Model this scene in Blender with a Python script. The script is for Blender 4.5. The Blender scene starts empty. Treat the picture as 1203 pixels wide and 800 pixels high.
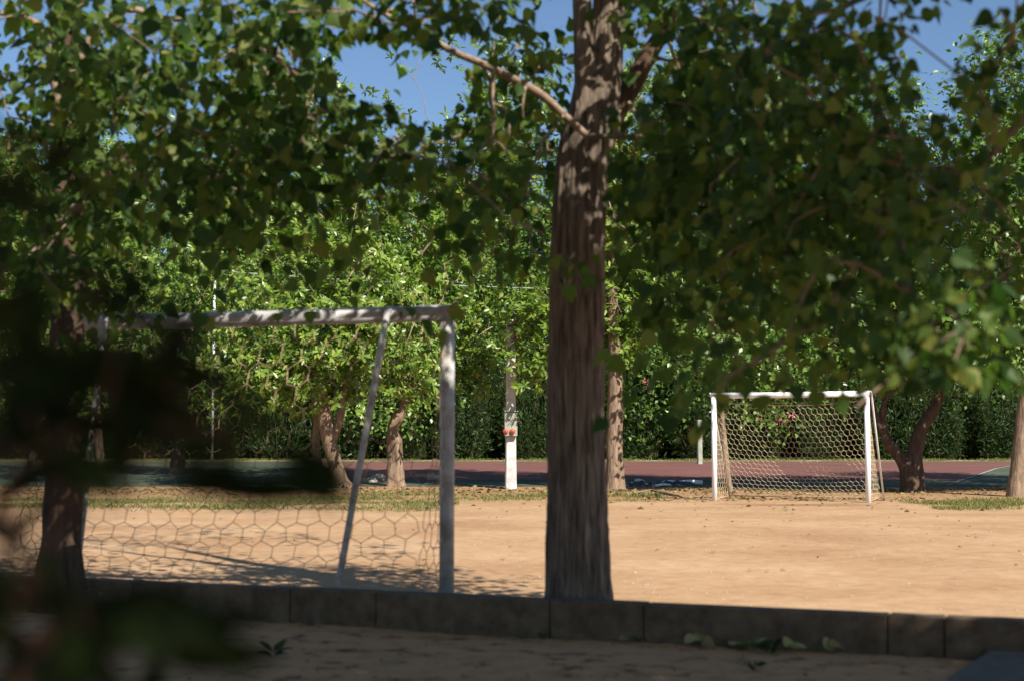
import bpy, math, random
import numpy as np
from mathutils import Vector, Matrix, noise as mnoise

# ------------------------------------------------------------------ camera, sky, sun, exposure
FPX = 1670.0                       # focal length in pixels of the 1203 px wide photograph (50 mm)
PITCH = math.atan(119.0 / FPX)
CAM_H = 1.10
scene = bpy.context.scene
COL = scene.collection

cam_data = bpy.data.cameras.new('camera')
cam_data.sensor_width = 36.0
cam_data.lens = 36.0 * FPX / 1203.0
cam_data.clip_start = 0.05
cam_data.clip_end = 3000.0
cam_data.dof.use_dof = True
cam_data.dof.focus_distance = 33.0
cam_data.dof.aperture_fstop = 2.0
cam_data.dof.aperture_blades = 9
camera = bpy.data.objects.new('camera', cam_data)
COL.objects.link(camera)
camera.location = (0, 0, CAM_H)
camera.rotation_euler = (math.pi / 2 + PITCH, 0, 0)
scene.camera = camera

SUN_EL = math.radians(42)
SUN_AZ = math.radians(145)         # clockwise from +Y: behind the camera, to the right
world = bpy.data.worlds.new('World')
scene.world = world
world.use_nodes = True
wn = world.node_tree.nodes
wl = world.node_tree.links
wn.clear()
sky = wn.new('ShaderNodeTexSky')
sky.sky_type = 'NISHITA'
sky.sun_disc = False
sky.sun_elevation = SUN_EL
sky.sun_rotation = SUN_AZ
sky.air_density = 1.0
sky.dust_density = 0.2
sky.ozone_density = 5.0
bg = wn.new('ShaderNodeBackground')
bg.inputs['Strength'].default_value = 0.064
wo = wn.new('ShaderNodeOutputWorld')
wl.new(sky.outputs[0], bg.inputs[0])
wl.new(bg.outputs[0], wo.inputs[0])

SUNV = Vector((math.sin(SUN_AZ) * math.cos(SUN_EL), math.cos(SUN_AZ) * math.cos(SUN_EL), math.sin(SUN_EL)))
sun_data = bpy.data.lights.new('sun', 'SUN')
sun_data.energy = 5.0
sun_data.angle = math.radians(0.53)
sun_data.color = (1.0, 0.93, 0.82)
sun = bpy.data.objects.new('sun', sun_data)
COL.objects.link(sun)
sun.rotation_euler = SUNV.to_track_quat('Z', 'Y').to_euler()
sun.location = (20, -20, 30)

scene.view_settings.view_transform = 'Standard'
scene.view_settings.look = 'None'
scene.view_settings.exposure = 0.9
scene.view_settings.gamma = 1.0
scene.cycles.max_bounces = 6
scene.cycles.diffuse_bounces = 2
scene.cycles.transmission_bounces = 3
scene.cycles.glossy_bounces = 2
scene.cycles.use_denoising = True

# ------------------------------------------------------------------ pixel <-> place helpers
CP, SP = math.cos(PITCH), math.sin(PITCH)


def ray(u, v):
    xc = (u - 601.5) / FPX
    zc = (400.0 - v) / FPX
    return np.array([xc, CP - zc * SP, SP + zc * CP])


def at(u, v, depth):
    """point seen at photo pixel (u, v) that lies `depth` metres ahead of the camera"""
    r = ray(u, v)
    return np.array([0, 0, CAM_H]) + r * (depth / r[1])


def proj(P):
    P = np.atleast_2d(np.asarray(P, float))
    x = P[:, 0]; y = P[:, 1]; z = P[:, 2] - CAM_H
    dy = np.maximum(y * CP + z * SP, 1e-3)
    dz = -y * SP + z * CP
    return 601.5 + FPX * x / dy, 400.0 - FPX * dz / dy, y * CP + z * SP


WALL_A = np.array([-2.25, 9.37]); WALL_S = -0.403


def wall_y(x):
    return 9.37 + WALL_S * (x + 2.25)


def rise(y):
    return np.interp(y, [33.0, 44.0, 60.0], [0.0, 0.27, 0.34])


def ground_z(x, y):
    """terrain height: the field is level, rises a little towards the hedge, drops in front of the low wall"""
    x = np.asarray(x, float); y = np.asarray(y, float)
    z = rise(y)
    b = np.clip((y - (wall_y(x) + 0.03)) / 0.16, 0, 1)
    z = z + (1 - b) * (-0.035)
    w = np.clip((33.0 - y) / 4.0, 0, 1)
    n = 0.010 * np.sin(x * 1.7 + 0.6 * y) * np.sin(y * 0.9 - 0.4 * x) + 0.006 * np.sin(3.1 * x + 1.3) * np.sin(2.7 * y)
    m = 0.05 * np.exp(-((y - 31.5) / 1.2) ** 2) * (0.6 + 0.4 * np.sin(x * 0.8))
    return z + n * w + m * w


def on_ground(u, v):
    r = ray(u, v)
    lo, hi = 3.0, 400.0
    o = np.array([0, 0, CAM_H])
    t = np.concatenate([np.linspace(2, 80, 4000), np.linspace(80, 500, 500)])
    P = o + r[None] * t[:, None]
    d = P[:, 2] - ground_z(P[:, 0], P[:, 1])
    i = int(np.argmax(d < 0))
    return P[i]


# ------------------------------------------------------------------ materials
def mat_base(name):
    m = bpy.data.materials.new(name)
    m.use_nodes = True
    nt = m.node_tree
    b = nt.nodes['Principled BSDF']
    return m, nt, b


def node(nt, t, **kw):
    n = nt.nodes.new(t)
    for k, v in kw.items():
        setattr(n, k, v)
    return n


def noise_tex(nt, scale, detail=4.0, rough=0.55, vec=None, dist=0.0):
    n = node(nt, 'ShaderNodeTexNoise')
    n.inputs['Scale'].default_value = scale
    n.inputs['Detail'].default_value = detail
    n.inputs['Roughness'].default_value = rough
    n.inputs['Distortion'].default_value = dist
    if vec is not None:
        nt.links.new(vec, n.inputs['Vector'])
    return n


def ramp(nt, fac, stops):
    r = node(nt, 'ShaderNodeValToRGB')
    els = r.color_ramp.elements
    while len(els) < len(stops):
        els.new(0.5)
    for e, (p, c) in zip(els, stops):
        e.position = p
        e.color = (c[0], c[1], c[2], 1)
    nt.links.new(fac, r.inputs[0])
    return r


def mix(nt, fac, a, b, blend='MIX'):
    m = node(nt, 'ShaderNodeMix', data_type='RGBA', blend_type=blend)
    for val, idx in ((fac, 0), (a, 6), (b, 7)):
        if hasattr(val, 'links'):
            nt.links.new(val, m.inputs[idx])
        elif isinstance(val, (int, float)):
            m.inputs[idx].default_value = val
        else:
            m.inputs[idx].default_value = (val[0], val[1], val[2], 1)
    return m.outputs[2]


def bump(nt, b, height, strength, dist=0.02):
    n = node(nt, 'ShaderNodeBump')
    n.inputs['Strength'].default_value = strength
    n.inputs['Distance'].default_value = dist
    nt.links.new(height, n.inputs['Height'])
    nt.links.new(n.outputs[0], b.inputs['Normal'])


def coords(nt, scale=(1, 1, 1), kind='Object'):
    tc = node(nt, 'ShaderNodeTexCoord')
    mp = node(nt, 'ShaderNodeMapping')
    mp.inputs['Scale'].default_value = scale
    nt.links.new(tc.outputs[kind], mp.inputs[0])
    return mp.outputs[0]


def leaf_material(name, stops, transl=0.24, rough=0.5, tcol=1.6, spec=0.18):
    m, nt, b = mat_base(name)
    at_ = node(nt, 'ShaderNodeAttribute', attribute_name='lv')
    oi = node(nt, 'ShaderNodeObjectInfo')
    add = node(nt, 'ShaderNodeMath', operation='ADD')
    nt.links.new(at_.outputs['Fac'], add.inputs[0])
    nt.links.new(oi.outputs['Random'], add.inputs[1])
    fr = node(nt, 'ShaderNodeMath', operation='FRACT')
    nt.links.new(add.outputs[0], fr.inputs[0])
    r = ramp(nt, fr.outputs[0], stops)
    nz = noise_tex(nt, 30, 3, vec=coords(nt))
    col = mix(nt, nz.outputs[0], r.outputs[0], (0.6, 0.6, 0.6), 'MULTIPLY')
    col2 = mix(nt, 0.55, r.outputs[0], col)
    nt.links.new(col2, b.inputs['Base Color'])
    b.inputs['Roughness'].default_value = rough
    b.inputs['Specular IOR Level'].default_value = spec
    tr = node(nt, 'ShaderNodeBsdfTranslucent')
    tmul = mix(nt, 1.0, col2, (tcol * 0.85, tcol * 1.15, tcol * 0.5), 'MULTIPLY')
    nt.links.new(tmul, tr.inputs['Color'])
    ms = node(nt, 'ShaderNodeMixShader')
    ms.inputs[0].default_value = transl
    nt.links.new(b.outputs[0], ms.inputs[1])
    nt.links.new(tr.outputs[0], ms.inputs[2])
    out = nt.nodes['Material Output']
    nt.links.new(ms.outputs[0], out.inputs['Surface'])
    return m


M = {}
M['leaf_poplar'] = leaf_material('broad leaf', [(0.0, (0.022, 0.052, 0.014)), (0.40, (0.048, 0.092, 0.020)),
                                                (0.80, (0.100, 0.150, 0.030)), (0.985, (0.17, 0.18, 0.04))], transl=0.36, tcol=2.1)
M['leaf_mid'] = leaf_material('plane tree leaf', [(0.0, (0.075, 0.140, 0.020)), (0.5, (0.155, 0.245, 0.034)),
                                                  (0.93, (0.240, 0.320, 0.055)), (0.99, (0.28, 0.26, 0.05))], rough=0.36, spec=0.45)
M['leaf_back'] = leaf_material('tall tree leaf', [(0.0, (0.060, 0.130, 0.022)), (0.5, (0.115, 0.210, 0.036)),
                                                  (0.95, (0.190, 0.275, 0.055))], rough=0.36, spec=0.45)
M['leaf_oleander'] = leaf_material('oleander leaf', [(0.0, (0.014, 0.032, 0.009)), (0.6, (0.030, 0.060, 0.015)),
                                                     (1.0, (0.065, 0.11, 0.026))], transl=0.15, rough=0.4)
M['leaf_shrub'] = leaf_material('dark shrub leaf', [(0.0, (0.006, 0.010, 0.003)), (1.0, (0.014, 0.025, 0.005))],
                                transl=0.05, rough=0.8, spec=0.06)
M['leaf_dry'] = leaf_material('dry leaf', [(0.0, (0.22, 0.17, 0.07)), (0.4, (0.30, 0.26, 0.10)), (0.7, (0.20, 0.12, 0.06)),
                                           (1.0, (0.12, 0.08, 0.05))], transl=0.1, rough=0.8)
M['leaf_fallen'] = leaf_material('fallen yellow leaf', [(0.0, (0.40, 0.34, 0.13)), (0.5, (0.50, 0.44, 0.20)), (1.0, (0.30, 0.20, 0.09))], transl=0.1, rough=0.8)
M['leaf_pale'] = leaf_material('pale weed leaf', [(0.0, (0.16, 0.20, 0.06)), (1.0, (0.32, 0.33, 0.13))], transl=0.2, rough=0.7)
M['petal'] = leaf_material('pink petal', [(0.0, (0.62, 0.16, 0.20)), (1.0, (0.75, 0.30, 0.33))], transl=0.3)
M['grass'] = leaf_material('dry grass', [(0.0, (0.10, 0.125, 0.032)), (0.5, (0.19, 0.195, 0.06)), (1.0, (0.29, 0.25, 0.105))], transl=0.2)


def bark_material(name, dark, light, vscale=(15, 15, 1.7), bstr=1.0):
    m, nt, b = mat_base(name)
    v = coords(nt, vscale)
    n1 = noise_tex(nt, 2.2, 6, 0.65, v, 0.4)
    n2 = noise_tex(nt, 1.4, 4, 0.6, coords(nt, (1.5, 1.5, 1.0)))
    r = ramp(nt, n1.outputs[0], [(0.30, dark), (0.68, light)])
    col = mix(nt, n2.outputs[0], r.outputs[0], (0.75, 0.70, 0.66), 'MULTIPLY')
    nt.links.new(col, b.inputs['Base Color'])
    b.inputs['Roughness'].default_value = 0.9
    b.inputs['Specular IOR Level'].default_value = 0.15
    bump(nt, b, n1.outputs[0], bstr, 0.03)
    return m


M['bark'] = bark_material('furrowed brown bark', (0.050, 0.040, 0.031), (0.32, 0.260, 0.202))
M['bark_mid'] = bark_material('tan bark', (0.11, 0.078, 0.054), (0.35, 0.255, 0.18), (7, 7, 1.6), 0.9)
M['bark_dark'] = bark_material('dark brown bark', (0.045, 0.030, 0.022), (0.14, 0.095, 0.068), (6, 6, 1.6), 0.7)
M['twig'] = bark_material('twig bark', (0.16, 0.115, 0.08), (0.40, 0.30, 0.22), (14, 14, 14), 0.3)

# sandy ground
m, nt, b = mat_base('sandy earth')
co = coords(nt)
nA = noise_tex(nt, 0.45, 6, 0.62, coords(nt, (1.0, 1.0, 1)))
nB = noise_tex(nt, 6.0, 6, 0.7, co)
nC = noise_tex(nt, 60.0, 3, 0.6, co)
r1 = ramp(nt, nA.outputs[0], [(0.28, (0.310, 0.184, 0.100)), (0.50, (0.390, 0.250, 0.143)), (0.72, (0.465, 0.316, 0.192))])
r2 = ramp(nt, nB.outputs[0], [(0.28, (0.74, 0.70, 0.66)), (0.55, (1, 1, 1)), (0.9, (1.10, 1.10, 1.08))])
c1 = mix(nt, 1.0, r1.outputs[0], r2.outputs[0], 'MULTIPLY')
# old scuffed, redder earth around the tree row and worn grey earth in front of the wall
sep = node(nt, 'ShaderNodeSeparateXYZ')
tc = node(nt, 'ShaderNodeTexCoord')
nt.links.new(tc.outputs['Object'], sep.inputs[0])
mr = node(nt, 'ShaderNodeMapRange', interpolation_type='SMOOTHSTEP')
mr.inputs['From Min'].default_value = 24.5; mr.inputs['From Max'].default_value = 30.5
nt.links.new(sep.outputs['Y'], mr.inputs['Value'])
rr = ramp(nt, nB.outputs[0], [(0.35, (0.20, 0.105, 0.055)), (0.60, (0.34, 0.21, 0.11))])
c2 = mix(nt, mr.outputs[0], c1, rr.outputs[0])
wl_ = node(nt, 'ShaderNodeMath', operation='MULTIPLY_ADD')
wl_.inputs[1].default_value = 0.403
nt.links.new(sep.outputs['X'], wl_.inputs[0]); nt.links.new(sep.outputs['Y'], wl_.inputs[2])
mf = node(nt, 'ShaderNodeMapRange')
mf.inputs['From Min'].default_value = 8.463 + 0.06; mf.inputs['From Max'].default_value = 8.463 + 0.14
nt.links.new(wl_.outputs[0], mf.inputs['Value'])
rf = ramp(nt, nB.outputs[0], [(0.34, (0.13, 0.070, 0.035)), (0.45, (0.55, 0.290, 0.140)), (0.75, (0.66, 0.370, 0.190))])
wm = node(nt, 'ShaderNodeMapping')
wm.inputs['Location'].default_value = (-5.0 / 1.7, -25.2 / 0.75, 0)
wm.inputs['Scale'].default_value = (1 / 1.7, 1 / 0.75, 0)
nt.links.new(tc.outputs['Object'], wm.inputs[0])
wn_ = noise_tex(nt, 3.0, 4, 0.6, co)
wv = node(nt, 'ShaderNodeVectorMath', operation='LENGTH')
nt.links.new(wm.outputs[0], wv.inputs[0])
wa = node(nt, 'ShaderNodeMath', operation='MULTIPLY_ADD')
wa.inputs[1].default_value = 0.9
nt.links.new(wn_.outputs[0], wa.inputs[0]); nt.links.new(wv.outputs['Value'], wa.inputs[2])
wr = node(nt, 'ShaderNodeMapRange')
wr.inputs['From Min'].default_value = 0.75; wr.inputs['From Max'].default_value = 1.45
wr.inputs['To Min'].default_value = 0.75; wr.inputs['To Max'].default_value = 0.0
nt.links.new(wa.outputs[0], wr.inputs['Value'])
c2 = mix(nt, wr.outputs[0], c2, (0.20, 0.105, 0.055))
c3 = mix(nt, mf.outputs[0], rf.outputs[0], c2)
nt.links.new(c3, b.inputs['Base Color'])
b.inputs['Roughness'].default_value = 0.95
b.inputs['Specular IOR Level'].default_value = 0.1
nD = noise_tex(nt, 4.5, 4, 0.6, co, 0.6)
ad = node(nt, 'ShaderNodeMath', operation='MULTIPLY_ADD')
ad.inputs[1].default_value = 2.2
nt.links.new(nD.outputs[0], ad.inputs[0]); nt.links.new(nC.outputs[0], ad.inputs[2])
bump(nt, b, ad.outputs[0], 0.28, 0.014)
M['earth'] = m


def court_material(name, ca, cb):
    m, nt, b = mat_base(name)
    n1 = noise_tex(nt, 0.6, 5, 0.6, coords(nt))
    n2 = noise_tex(nt, 12, 3, 0.6, coords(nt))
    r = ramp(nt, n1.outputs[0], [(0.3, ca), (0.7, cb)])
    col = mix(nt, n2.outputs[0], r.outputs[0], (0.75, 0.75, 0.75), 'MULTIPLY')
    nt.links.new(col, b.inputs['Base Color'])
    b.inputs['Roughness'].default_value = 0.85
    return m


M['court_red'] = court_material('red rubber court', (0.125, 0.046, 0.038), (0.185, 0.072, 0.058))
M['court_green'] = court_material('green rubber court', (0.042, 0.060, 0.036), (0.075, 0.095, 0.054))
M['verge'] = court_material('grassy verge earth', (0.24, 0.22, 0.10), (0.40, 0.36, 0.18))


def plain(name, a, bcol, scale=6.0, rough=0.6, bstr=0.15, spec=0.3, metallic=0.0, lo=0.35, hi=0.65):
    m, nt, b = mat_base(name)
    n1 = noise_tex(nt, scale, 5, 0.65, coords(nt))
    r = ramp(nt, n1.outputs[0], [(lo, a), (hi, bcol)])
    nt.links.new(r.outputs[0], b.inputs['Base Color'])
    b.inputs['Roughness'].default_value = rough
    b.inputs['Specular IOR Level'].default_value = spec
    b.inputs['Metallic'].default_value = metallic
    bump(nt, b, n1.outputs[0], bstr, 0.01)
    return m


M['wall'] = plain('weathered concrete', (0.082, 0.055, 0.033), (0.165, 0.115, 0.072), 9, 0.9, 0.5)
M['slab'] = plain('grey paving', (0.15, 0.122, 0.092), (0.21, 0.175, 0.135), 14, 0.95, 0.3, 0.05)
M['white_paint'] = plain('white goal paint', (0.62, 0.62, 0.66), (0.80, 0.80, 0.82), 3, 0.45, 0.05, 0.4, lo=0.25, hi=0.5)
M['old_paint'] = plain('worn white paint', (0.26, 0.245, 0.23), (0.50, 0.50, 0.50), 7, 0.5, 0.15, 0.35)
M['pole_pale'] = plain('whitish concrete', (0.34, 0.33, 0.31), (0.56, 0.56, 0.56), 6, 0.85, 0.2)
M['concrete'] = plain('pale concrete', (0.38, 0.35, 0.30), (0.52, 0.48, 0.42), 7, 0.9, 0.3)
M['net_tan'] = plain('tan net cord', (0.42, 0.33, 0.21), (0.56, 0.46, 0.31), 8, 0.9, 0.0)
M['net_shaded'] = plain('shaded net cord', (0.26, 0.17, 0.10), (0.40, 0.28, 0.18), 8, 0.9, 0.0)  # browner copy of the tan cord, stands in for shade on the near net
M['box'] = plain('grey green box', (0.22, 0.24, 0.19), (0.34, 0.35, 0.28), 8, 0.6, 0.1)
M['red'] = plain('red plastic', (0.45, 0.04, 0.03), (0.55, 0.07, 0.05), 8, 0.4, 0.0)
M['rust'] = plain('rusty iron', (0.28, 0.14, 0.08), (0.48, 0.31, 0.22), 14, 0.8, 0.2)
M['steel'] = plain('galvanised steel', (0.42, 0.42, 0.42), (0.60, 0.60, 0.60), 8, 0.45, 0.05)
M['pvc'] = plain('white plastic pipe', (0.66, 0.68, 0.72), (0.80, 0.80, 0.80), 4, 0.4, 0.0)
M['tarp'] = plain('dark sheet', (0.03, 0.035, 0.045), (0.07, 0.08, 0.10), 8, 0.6, 0.2)
M['line_paint'] = plain('white line paint', (0.25, 0.26, 0.23), (0.50, 0.50, 0.46), 9, 0.8, 0.0)
M['stone'] = plain('stone', (0.30, 0.26, 0.21), (0.46, 0.41, 0.34), 9, 0.9, 0.4)


# ------------------------------------------------------------------ mesh helpers
def mesh_obj(name, V, F, material, parent=None, smooth=False, kind=None, lv=None):
    me = bpy.data.meshes.new(name)
    V = np.asarray(V, np.float32)
    if isinstance(F, np.ndarray):
        n = F.shape[1]
        me.vertices.add(len(V)); me.vertices.foreach_set('co', V.ravel())
        me.loops.add(F.size); me.loops.foreach_set('vertex_index', F.astype(np.int32).ravel())
        me.polygons.add(len(F))
        me.polygons.foreach_set('loop_start', np.arange(0, F.size, n, dtype=np.int32))
        me.polygons.foreach_set('loop_total', np.full(len(F), n, np.int32))
        me.update(calc_edges=True)
    else:
        me.from_pydata(V.tolist(), [], [list(f) for f in F])
        me.update()
    if lv is not None:
        a = me.attributes.new('lv', 'FLOAT', 'FACE')
        a.data.foreach_set('value', np.asarray(lv, np.float32))
    if smooth:
        me.polygons.foreach_set('use_smooth', np.ones(len(me.polygons), bool))
    if material is not None:
        me.materials.append(material)
    o = bpy.data.objects.new(name, me)
    COL.objects.link(o)
    if parent is not None:
        o.parent = parent
    if kind:
        o['kind'] = kind
    return o


def empty(name, loc, label, cat, group=None):
    o = bpy.data.objects.new(name, None)
    o.empty_display_size = 0.2
    o.location = tuple(float(c) for c in loc)
    COL.objects.link(o)
    tag(o, label, cat, group)
    return o


def tag(o, label, cat, group=None):
    o['label'] = label
    o['category'] = cat
    if group:
        o['group'] = group
    return o


class MB:
    """collects simple solids as one mesh"""
    def __init__(self):
        self.V = []; self.F = []

    def add(self, V, F):
        k = len(self.V)
        self.V += [tuple(map(float, v)) for v in V]
        self.F += [[i + k for i in f] for f in F]

    def box(self, c, size, rz=0.0, bev=0.0):
        cx, cy, cz = c
        hx, hy, hz = size[0] / 2, size[1] / 2, size[2] / 2
        bv = min(bev, hx * 0.9, hy * 0.9, hz * 0.9)
        ca, sa = math.cos(rz), math.sin(rz)
        if bv <= 0:
            pts = [(sx * hx, sy * hy, sz * hz) for sz in (-1, 1) for sx, sy in ((-1, -1), (1, -1), (1, 1), (-1, 1))]
            F = [(3, 2, 1, 0), (4, 5, 6, 7)] + [(i, (i + 1) % 4, (i + 1) % 4 + 4, i + 4) for i in range(4)]
        else:
            pts = []
            for z, ins in ((-hz, bv), (-hz + bv, 0), (hz - bv, 0), (hz, bv)):
                ax, ay = hx - ins, hy - ins
                q = bv
                for (x, y) in ((-ax + q, -ay), (ax - q, -ay), (ax, -ay + q), (ax, ay - q), (ax - q, ay), (-ax + q, ay),
                               (-ax, ay - q), (-ax, -ay + q)):
                    pts.append((x, y, z))
            F = [tuple(range(7, -1, -1)), tuple(range(24, 32))]
            for k in range(3):
                for i in range(8):
                    j = (i + 1) % 8
                    F.append((k * 8 + i, k * 8 + j, k * 8 + 8 + j, k * 8 + 8 + i))
        self.add([(cx + x * ca - y * sa, cy + x * sa + y * ca, cz + z) for x, y, z in pts], F)
        return self

    def tube(self, pts, radii, n=8, cap=True):
        V, F = tube_arrays([Vector(p) for p in pts], radii, n, cap)
        self.add(V, F)
        return self

    def build(self, name, material, parent=None, smooth=False):
        V = np.array(self.V)
        if parent is not None:
            V = V - np.array(parent_origin(parent))
        return mesh_obj(name, V, self.F, material, parent, smooth)


def parent_origin(p):
    l = Vector((0, 0, 0))
    while p is not None:
        l += p.location
        p = p.parent
    return l


def tube_arrays(pts, radii, n=8, cap=True):
    V = []; F = []
    if not hasattr(radii, '__len__'):
        radii = [radii] * len(pts)
    prev = None
    for i, p in enumerate(pts):
        t = (pts[min(i + 1, len(pts) - 1)] - pts[max(i - 1, 0)])
        if t.length < 1e-9:
            t = Vector((0, 0, 1))
        t.normalize()
        if prev is None:
            a = Vector((1, 0, 0)) if abs(t.x) < 0.8 else Vector((0, 1, 0))
            s = (a - t * a.dot(t)).normalized()
        else:
            s = (prev - t * prev.dot(t))
            s = s.normalized() if s.length > 1e-6 else t.orthogonal().normalized()
        prev = s
        q = t.cross(s)
        for k in range(n):
            an = 2 * math.pi * k / n
            V.append(p + (s * math.cos(an) + q * math.sin(an)) * radii[i])
    for i in range(len(pts) - 1):
        for k in range(n):
            j = (k + 1) % n
            F.append((i * n + k, i * n + j, i * n + n + j, i * n + n + k))
    if cap:
        F.append(tuple(range(n - 1, -1, -1)))
        L = (len(pts) - 1) * n
        F.append(tuple(L + k for k in range(n)))
    return V, F


def smooth_path(pts, rad, sub=5):
    """Catmull-Rom through points and radii"""
    P = [np.asarray(p, float) for p in pts]
    P = [2 * P[0] - P[1]] + P + [2 * P[-1] - P[-2]]
    R = [rad[0]] + list(rad) + [rad[-1]]
    out = []; ro = []
    for i in range(1, len(P) - 2):
        for k in range(sub):
            t = k / sub
            a, b_, c, d = P[i - 1], P[i], P[i + 1], P[i + 2]
            out.append(0.5 * ((2 * b_) + (-a + c) * t + (2 * a - 5 * b_ + 4 * c - d) * t * t + (-a + 3 * b_ - 3 * c + d) * t ** 3))
            ro.append(R[i] + (R[i + 1] - R[i]) * t)
    out.append(P[-2]); ro.append(R[-2])
    return out, ro


def trunk_mesh(name, pts, rad, material, parent, seg=32, sub=8, ridge=0.06, lump=0.08, seed=0, freq=7.0):
    """lofted trunk with bark ridges and swellings in the mesh itself"""
    path, rr = smooth_path(pts, rad, sub)
    path = [Vector(p) for p in path]
    V, F = tube_arrays(path, rr, seg, True)
    org = parent_origin(parent) if parent is not None else Vector((0, 0, 0))
    out = []
    for i, p in enumerate(path):
        r = rr[i]
        for k in range(seg):
            v = V[i * seg + k]
            d = (v - p).normalized()
            an = 2 * math.pi * k / seg
            q = Vector((d.x * freq, d.y * freq, v.z * 1.3 + seed * 7.1))
            n1 = mnoise.noise(q) * 2.0
            rdg = (1 - abs(n1)) ** 2 - 0.5
            q2 = Vector((d.x * 1.2 + seed, d.y * 1.2, v.z * 1.1 + seed * 3.3))
            n2 = mnoise.noise(q2)
            out.append(v + d * r * (ridge * rdg + lump * n2) - org)
    return mesh_obj(name, np.array([tuple(v) for v in out]), F, material, parent, True)


# ------------------------------------------------------------------ leaves
def leaf_template(kind):
    if kind == 'heart':       # broad triangular leaf, folded on the midrib
        mid = [(0.0, 0, 0.0), (0.28, 0, 0.0), (0.60, 0, -0.015), (1.0, 0, -0.10)]
        side = [(-0.04, 0.18, 0.05), (0.10, 0.42, 0.09), (0.34, 0.44, 0.08), (0.62, 0.25, 0.03), (0.82, 0.10, -0.03)]
        V = mid + side + [(x, -y, z) for x, y, z in side]
        F = []
        for o in (4, 9):
            t = [(0, o, o + 1), (0, o + 1, 1), (1, o + 1, o + 2), (1, o + 2, 2), (2, o + 2, o + 3), (2, o + 3, o + 4), (2, o + 4, 3)]
            F += t if o == 9 else [x[::-1] for x in t]
        # leaf stalk
        k = len(V)
        V += [(-0.45, 0.008, 0.07), (-0.45, -0.008, 0.07), (0.0, 0.012, 0), (0.0, -0.012, 0)]
        F += [(k, k + 1, k + 3), (k, k + 3, k + 2)]
    elif kind == 'lobed':
        V = [(0, 0, 0), (0.12, 0.36, 0.06), (0.36, 0.22, 0.03), (0.52, 0.46, 0.04), (0.66, 0.18, 0.0), (1.0, 0, -0.08),
             (0.66, -0.18, 0.0), (0.52, -0.46, 0.04), (0.36, -0.22, 0.03), (0.12, -0.36, 0.06), (0.45, 0, -0.02)]
        F = [(10, i, (i + 1) % 10) for i in range(10)]
    elif kind == 'rhomb':
        V = [(0, 0, 0), (0.4, 0.36, 0.07), (1.0, 0, -0.06), (0.4, -0.36, 0.07), (0.45, 0, -0.01)]
        F = [(4, 1, 0), (4, 2, 1), (4, 3, 2), (4, 0, 3)]
    elif kind == 'broad':
        V = [(0, 0, 0), (0.30, 0.13, 0.03), (0.66, 0.20, 0.03), (1.0, 0, -0.07), (0.66, -0.20, 0.03), (0.30, -0.13, 0.03), (0.55, 0, 0.0)]
        F = [(6, 1, 0), (6, 2, 1), (6, 3, 2), (6, 4, 3), (6, 5, 4), (6, 0, 5)]
    elif kind == 'lance':
        V = [(0, 0, 0), (0.45, 0.10, 0.02), (1.0, 0, -0.06), (0.45, -0.10, 0.02)]
        F = [(0, 2, 1), (0, 3, 2)]
    elif kind == 'oval':
        mid = [(0, 0, 0), (0.35, 0, 0.0), (0.7, 0, -0.02), (1.0, 0, -0.08)]
        side = [(0.12, 0.13, 0.02), (0.38, 0.21, 0.03), (0.68, 0.15, 0.01)]
        V = mid + side + [(x, -y, z) for x, y, z in side]
        F = []
        for o in (4, 7):
            t = [(0, o, 1), (1, o, o + 1), (1, o + 1, 2), (2, o + 1, o + 2), (2, o + 2, 3)]
            F += t if o == 7 else [x[::-1] for x in t]
    else:                     # blade
        V = [(0, 0.03, 0), (0, -0.03, 0), (0.6, 0.018, 0.0), (1.0, 0, -0.18)]
        F = [(0, 1, 2), (1, 3, 2)]
    return np.array(V, float), np.array(F, int)


TPL = {k: leaf_template(k) for k in ('heart', 'lobed', 'broad', 'rhomb', 'lance', 'oval', 'blade')}


def unit(a):
    return a / np.maximum(np.linalg.norm(a, axis=-1, keepdims=True), 1e-9)


def leaf_frames(axis, nrm):
    x = unit(axis)
    z = nrm - x * np.sum(nrm * x, 1, keepdims=True)
    z = unit(z)
    y = np.cross(z, x)
    return x, y, z


def leaves_mesh(name, pos, axis, nrm, size, tpl, material, parent, rng, kind='stuff'):
    Vt, Ft = TPL[tpl]
    n = len(pos)
    x, y, z = leaf_frames(axis, nrm)
    wid = size * rng.uniform(0.8, 1.15, n)
    curl = rng.uniform(0.4, 2.2, n)
    P = (pos[:, None, :] + x[:, None, :] * (Vt[None, :, 0:1] * size[:, None, None])
         + y[:, None, :] * (Vt[None, :, 1:2] * wid[:, None, None])
         + z[:, None, :] * (Vt[None, :, 2:3] * (size * curl)[:, None, None]))
    F = (Ft[None] + (np.arange(n) * len(Vt))[:, None, None]).reshape(-1, 3)
    lv = np.repeat(rng.random(n), len(Ft))
    if parent is not None:
        P = P - np.array(parent_origin(parent))[None, None]
    return mesh_obj(name, P.reshape(-1, 3), F, material, parent, False, kind, lv)


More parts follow.
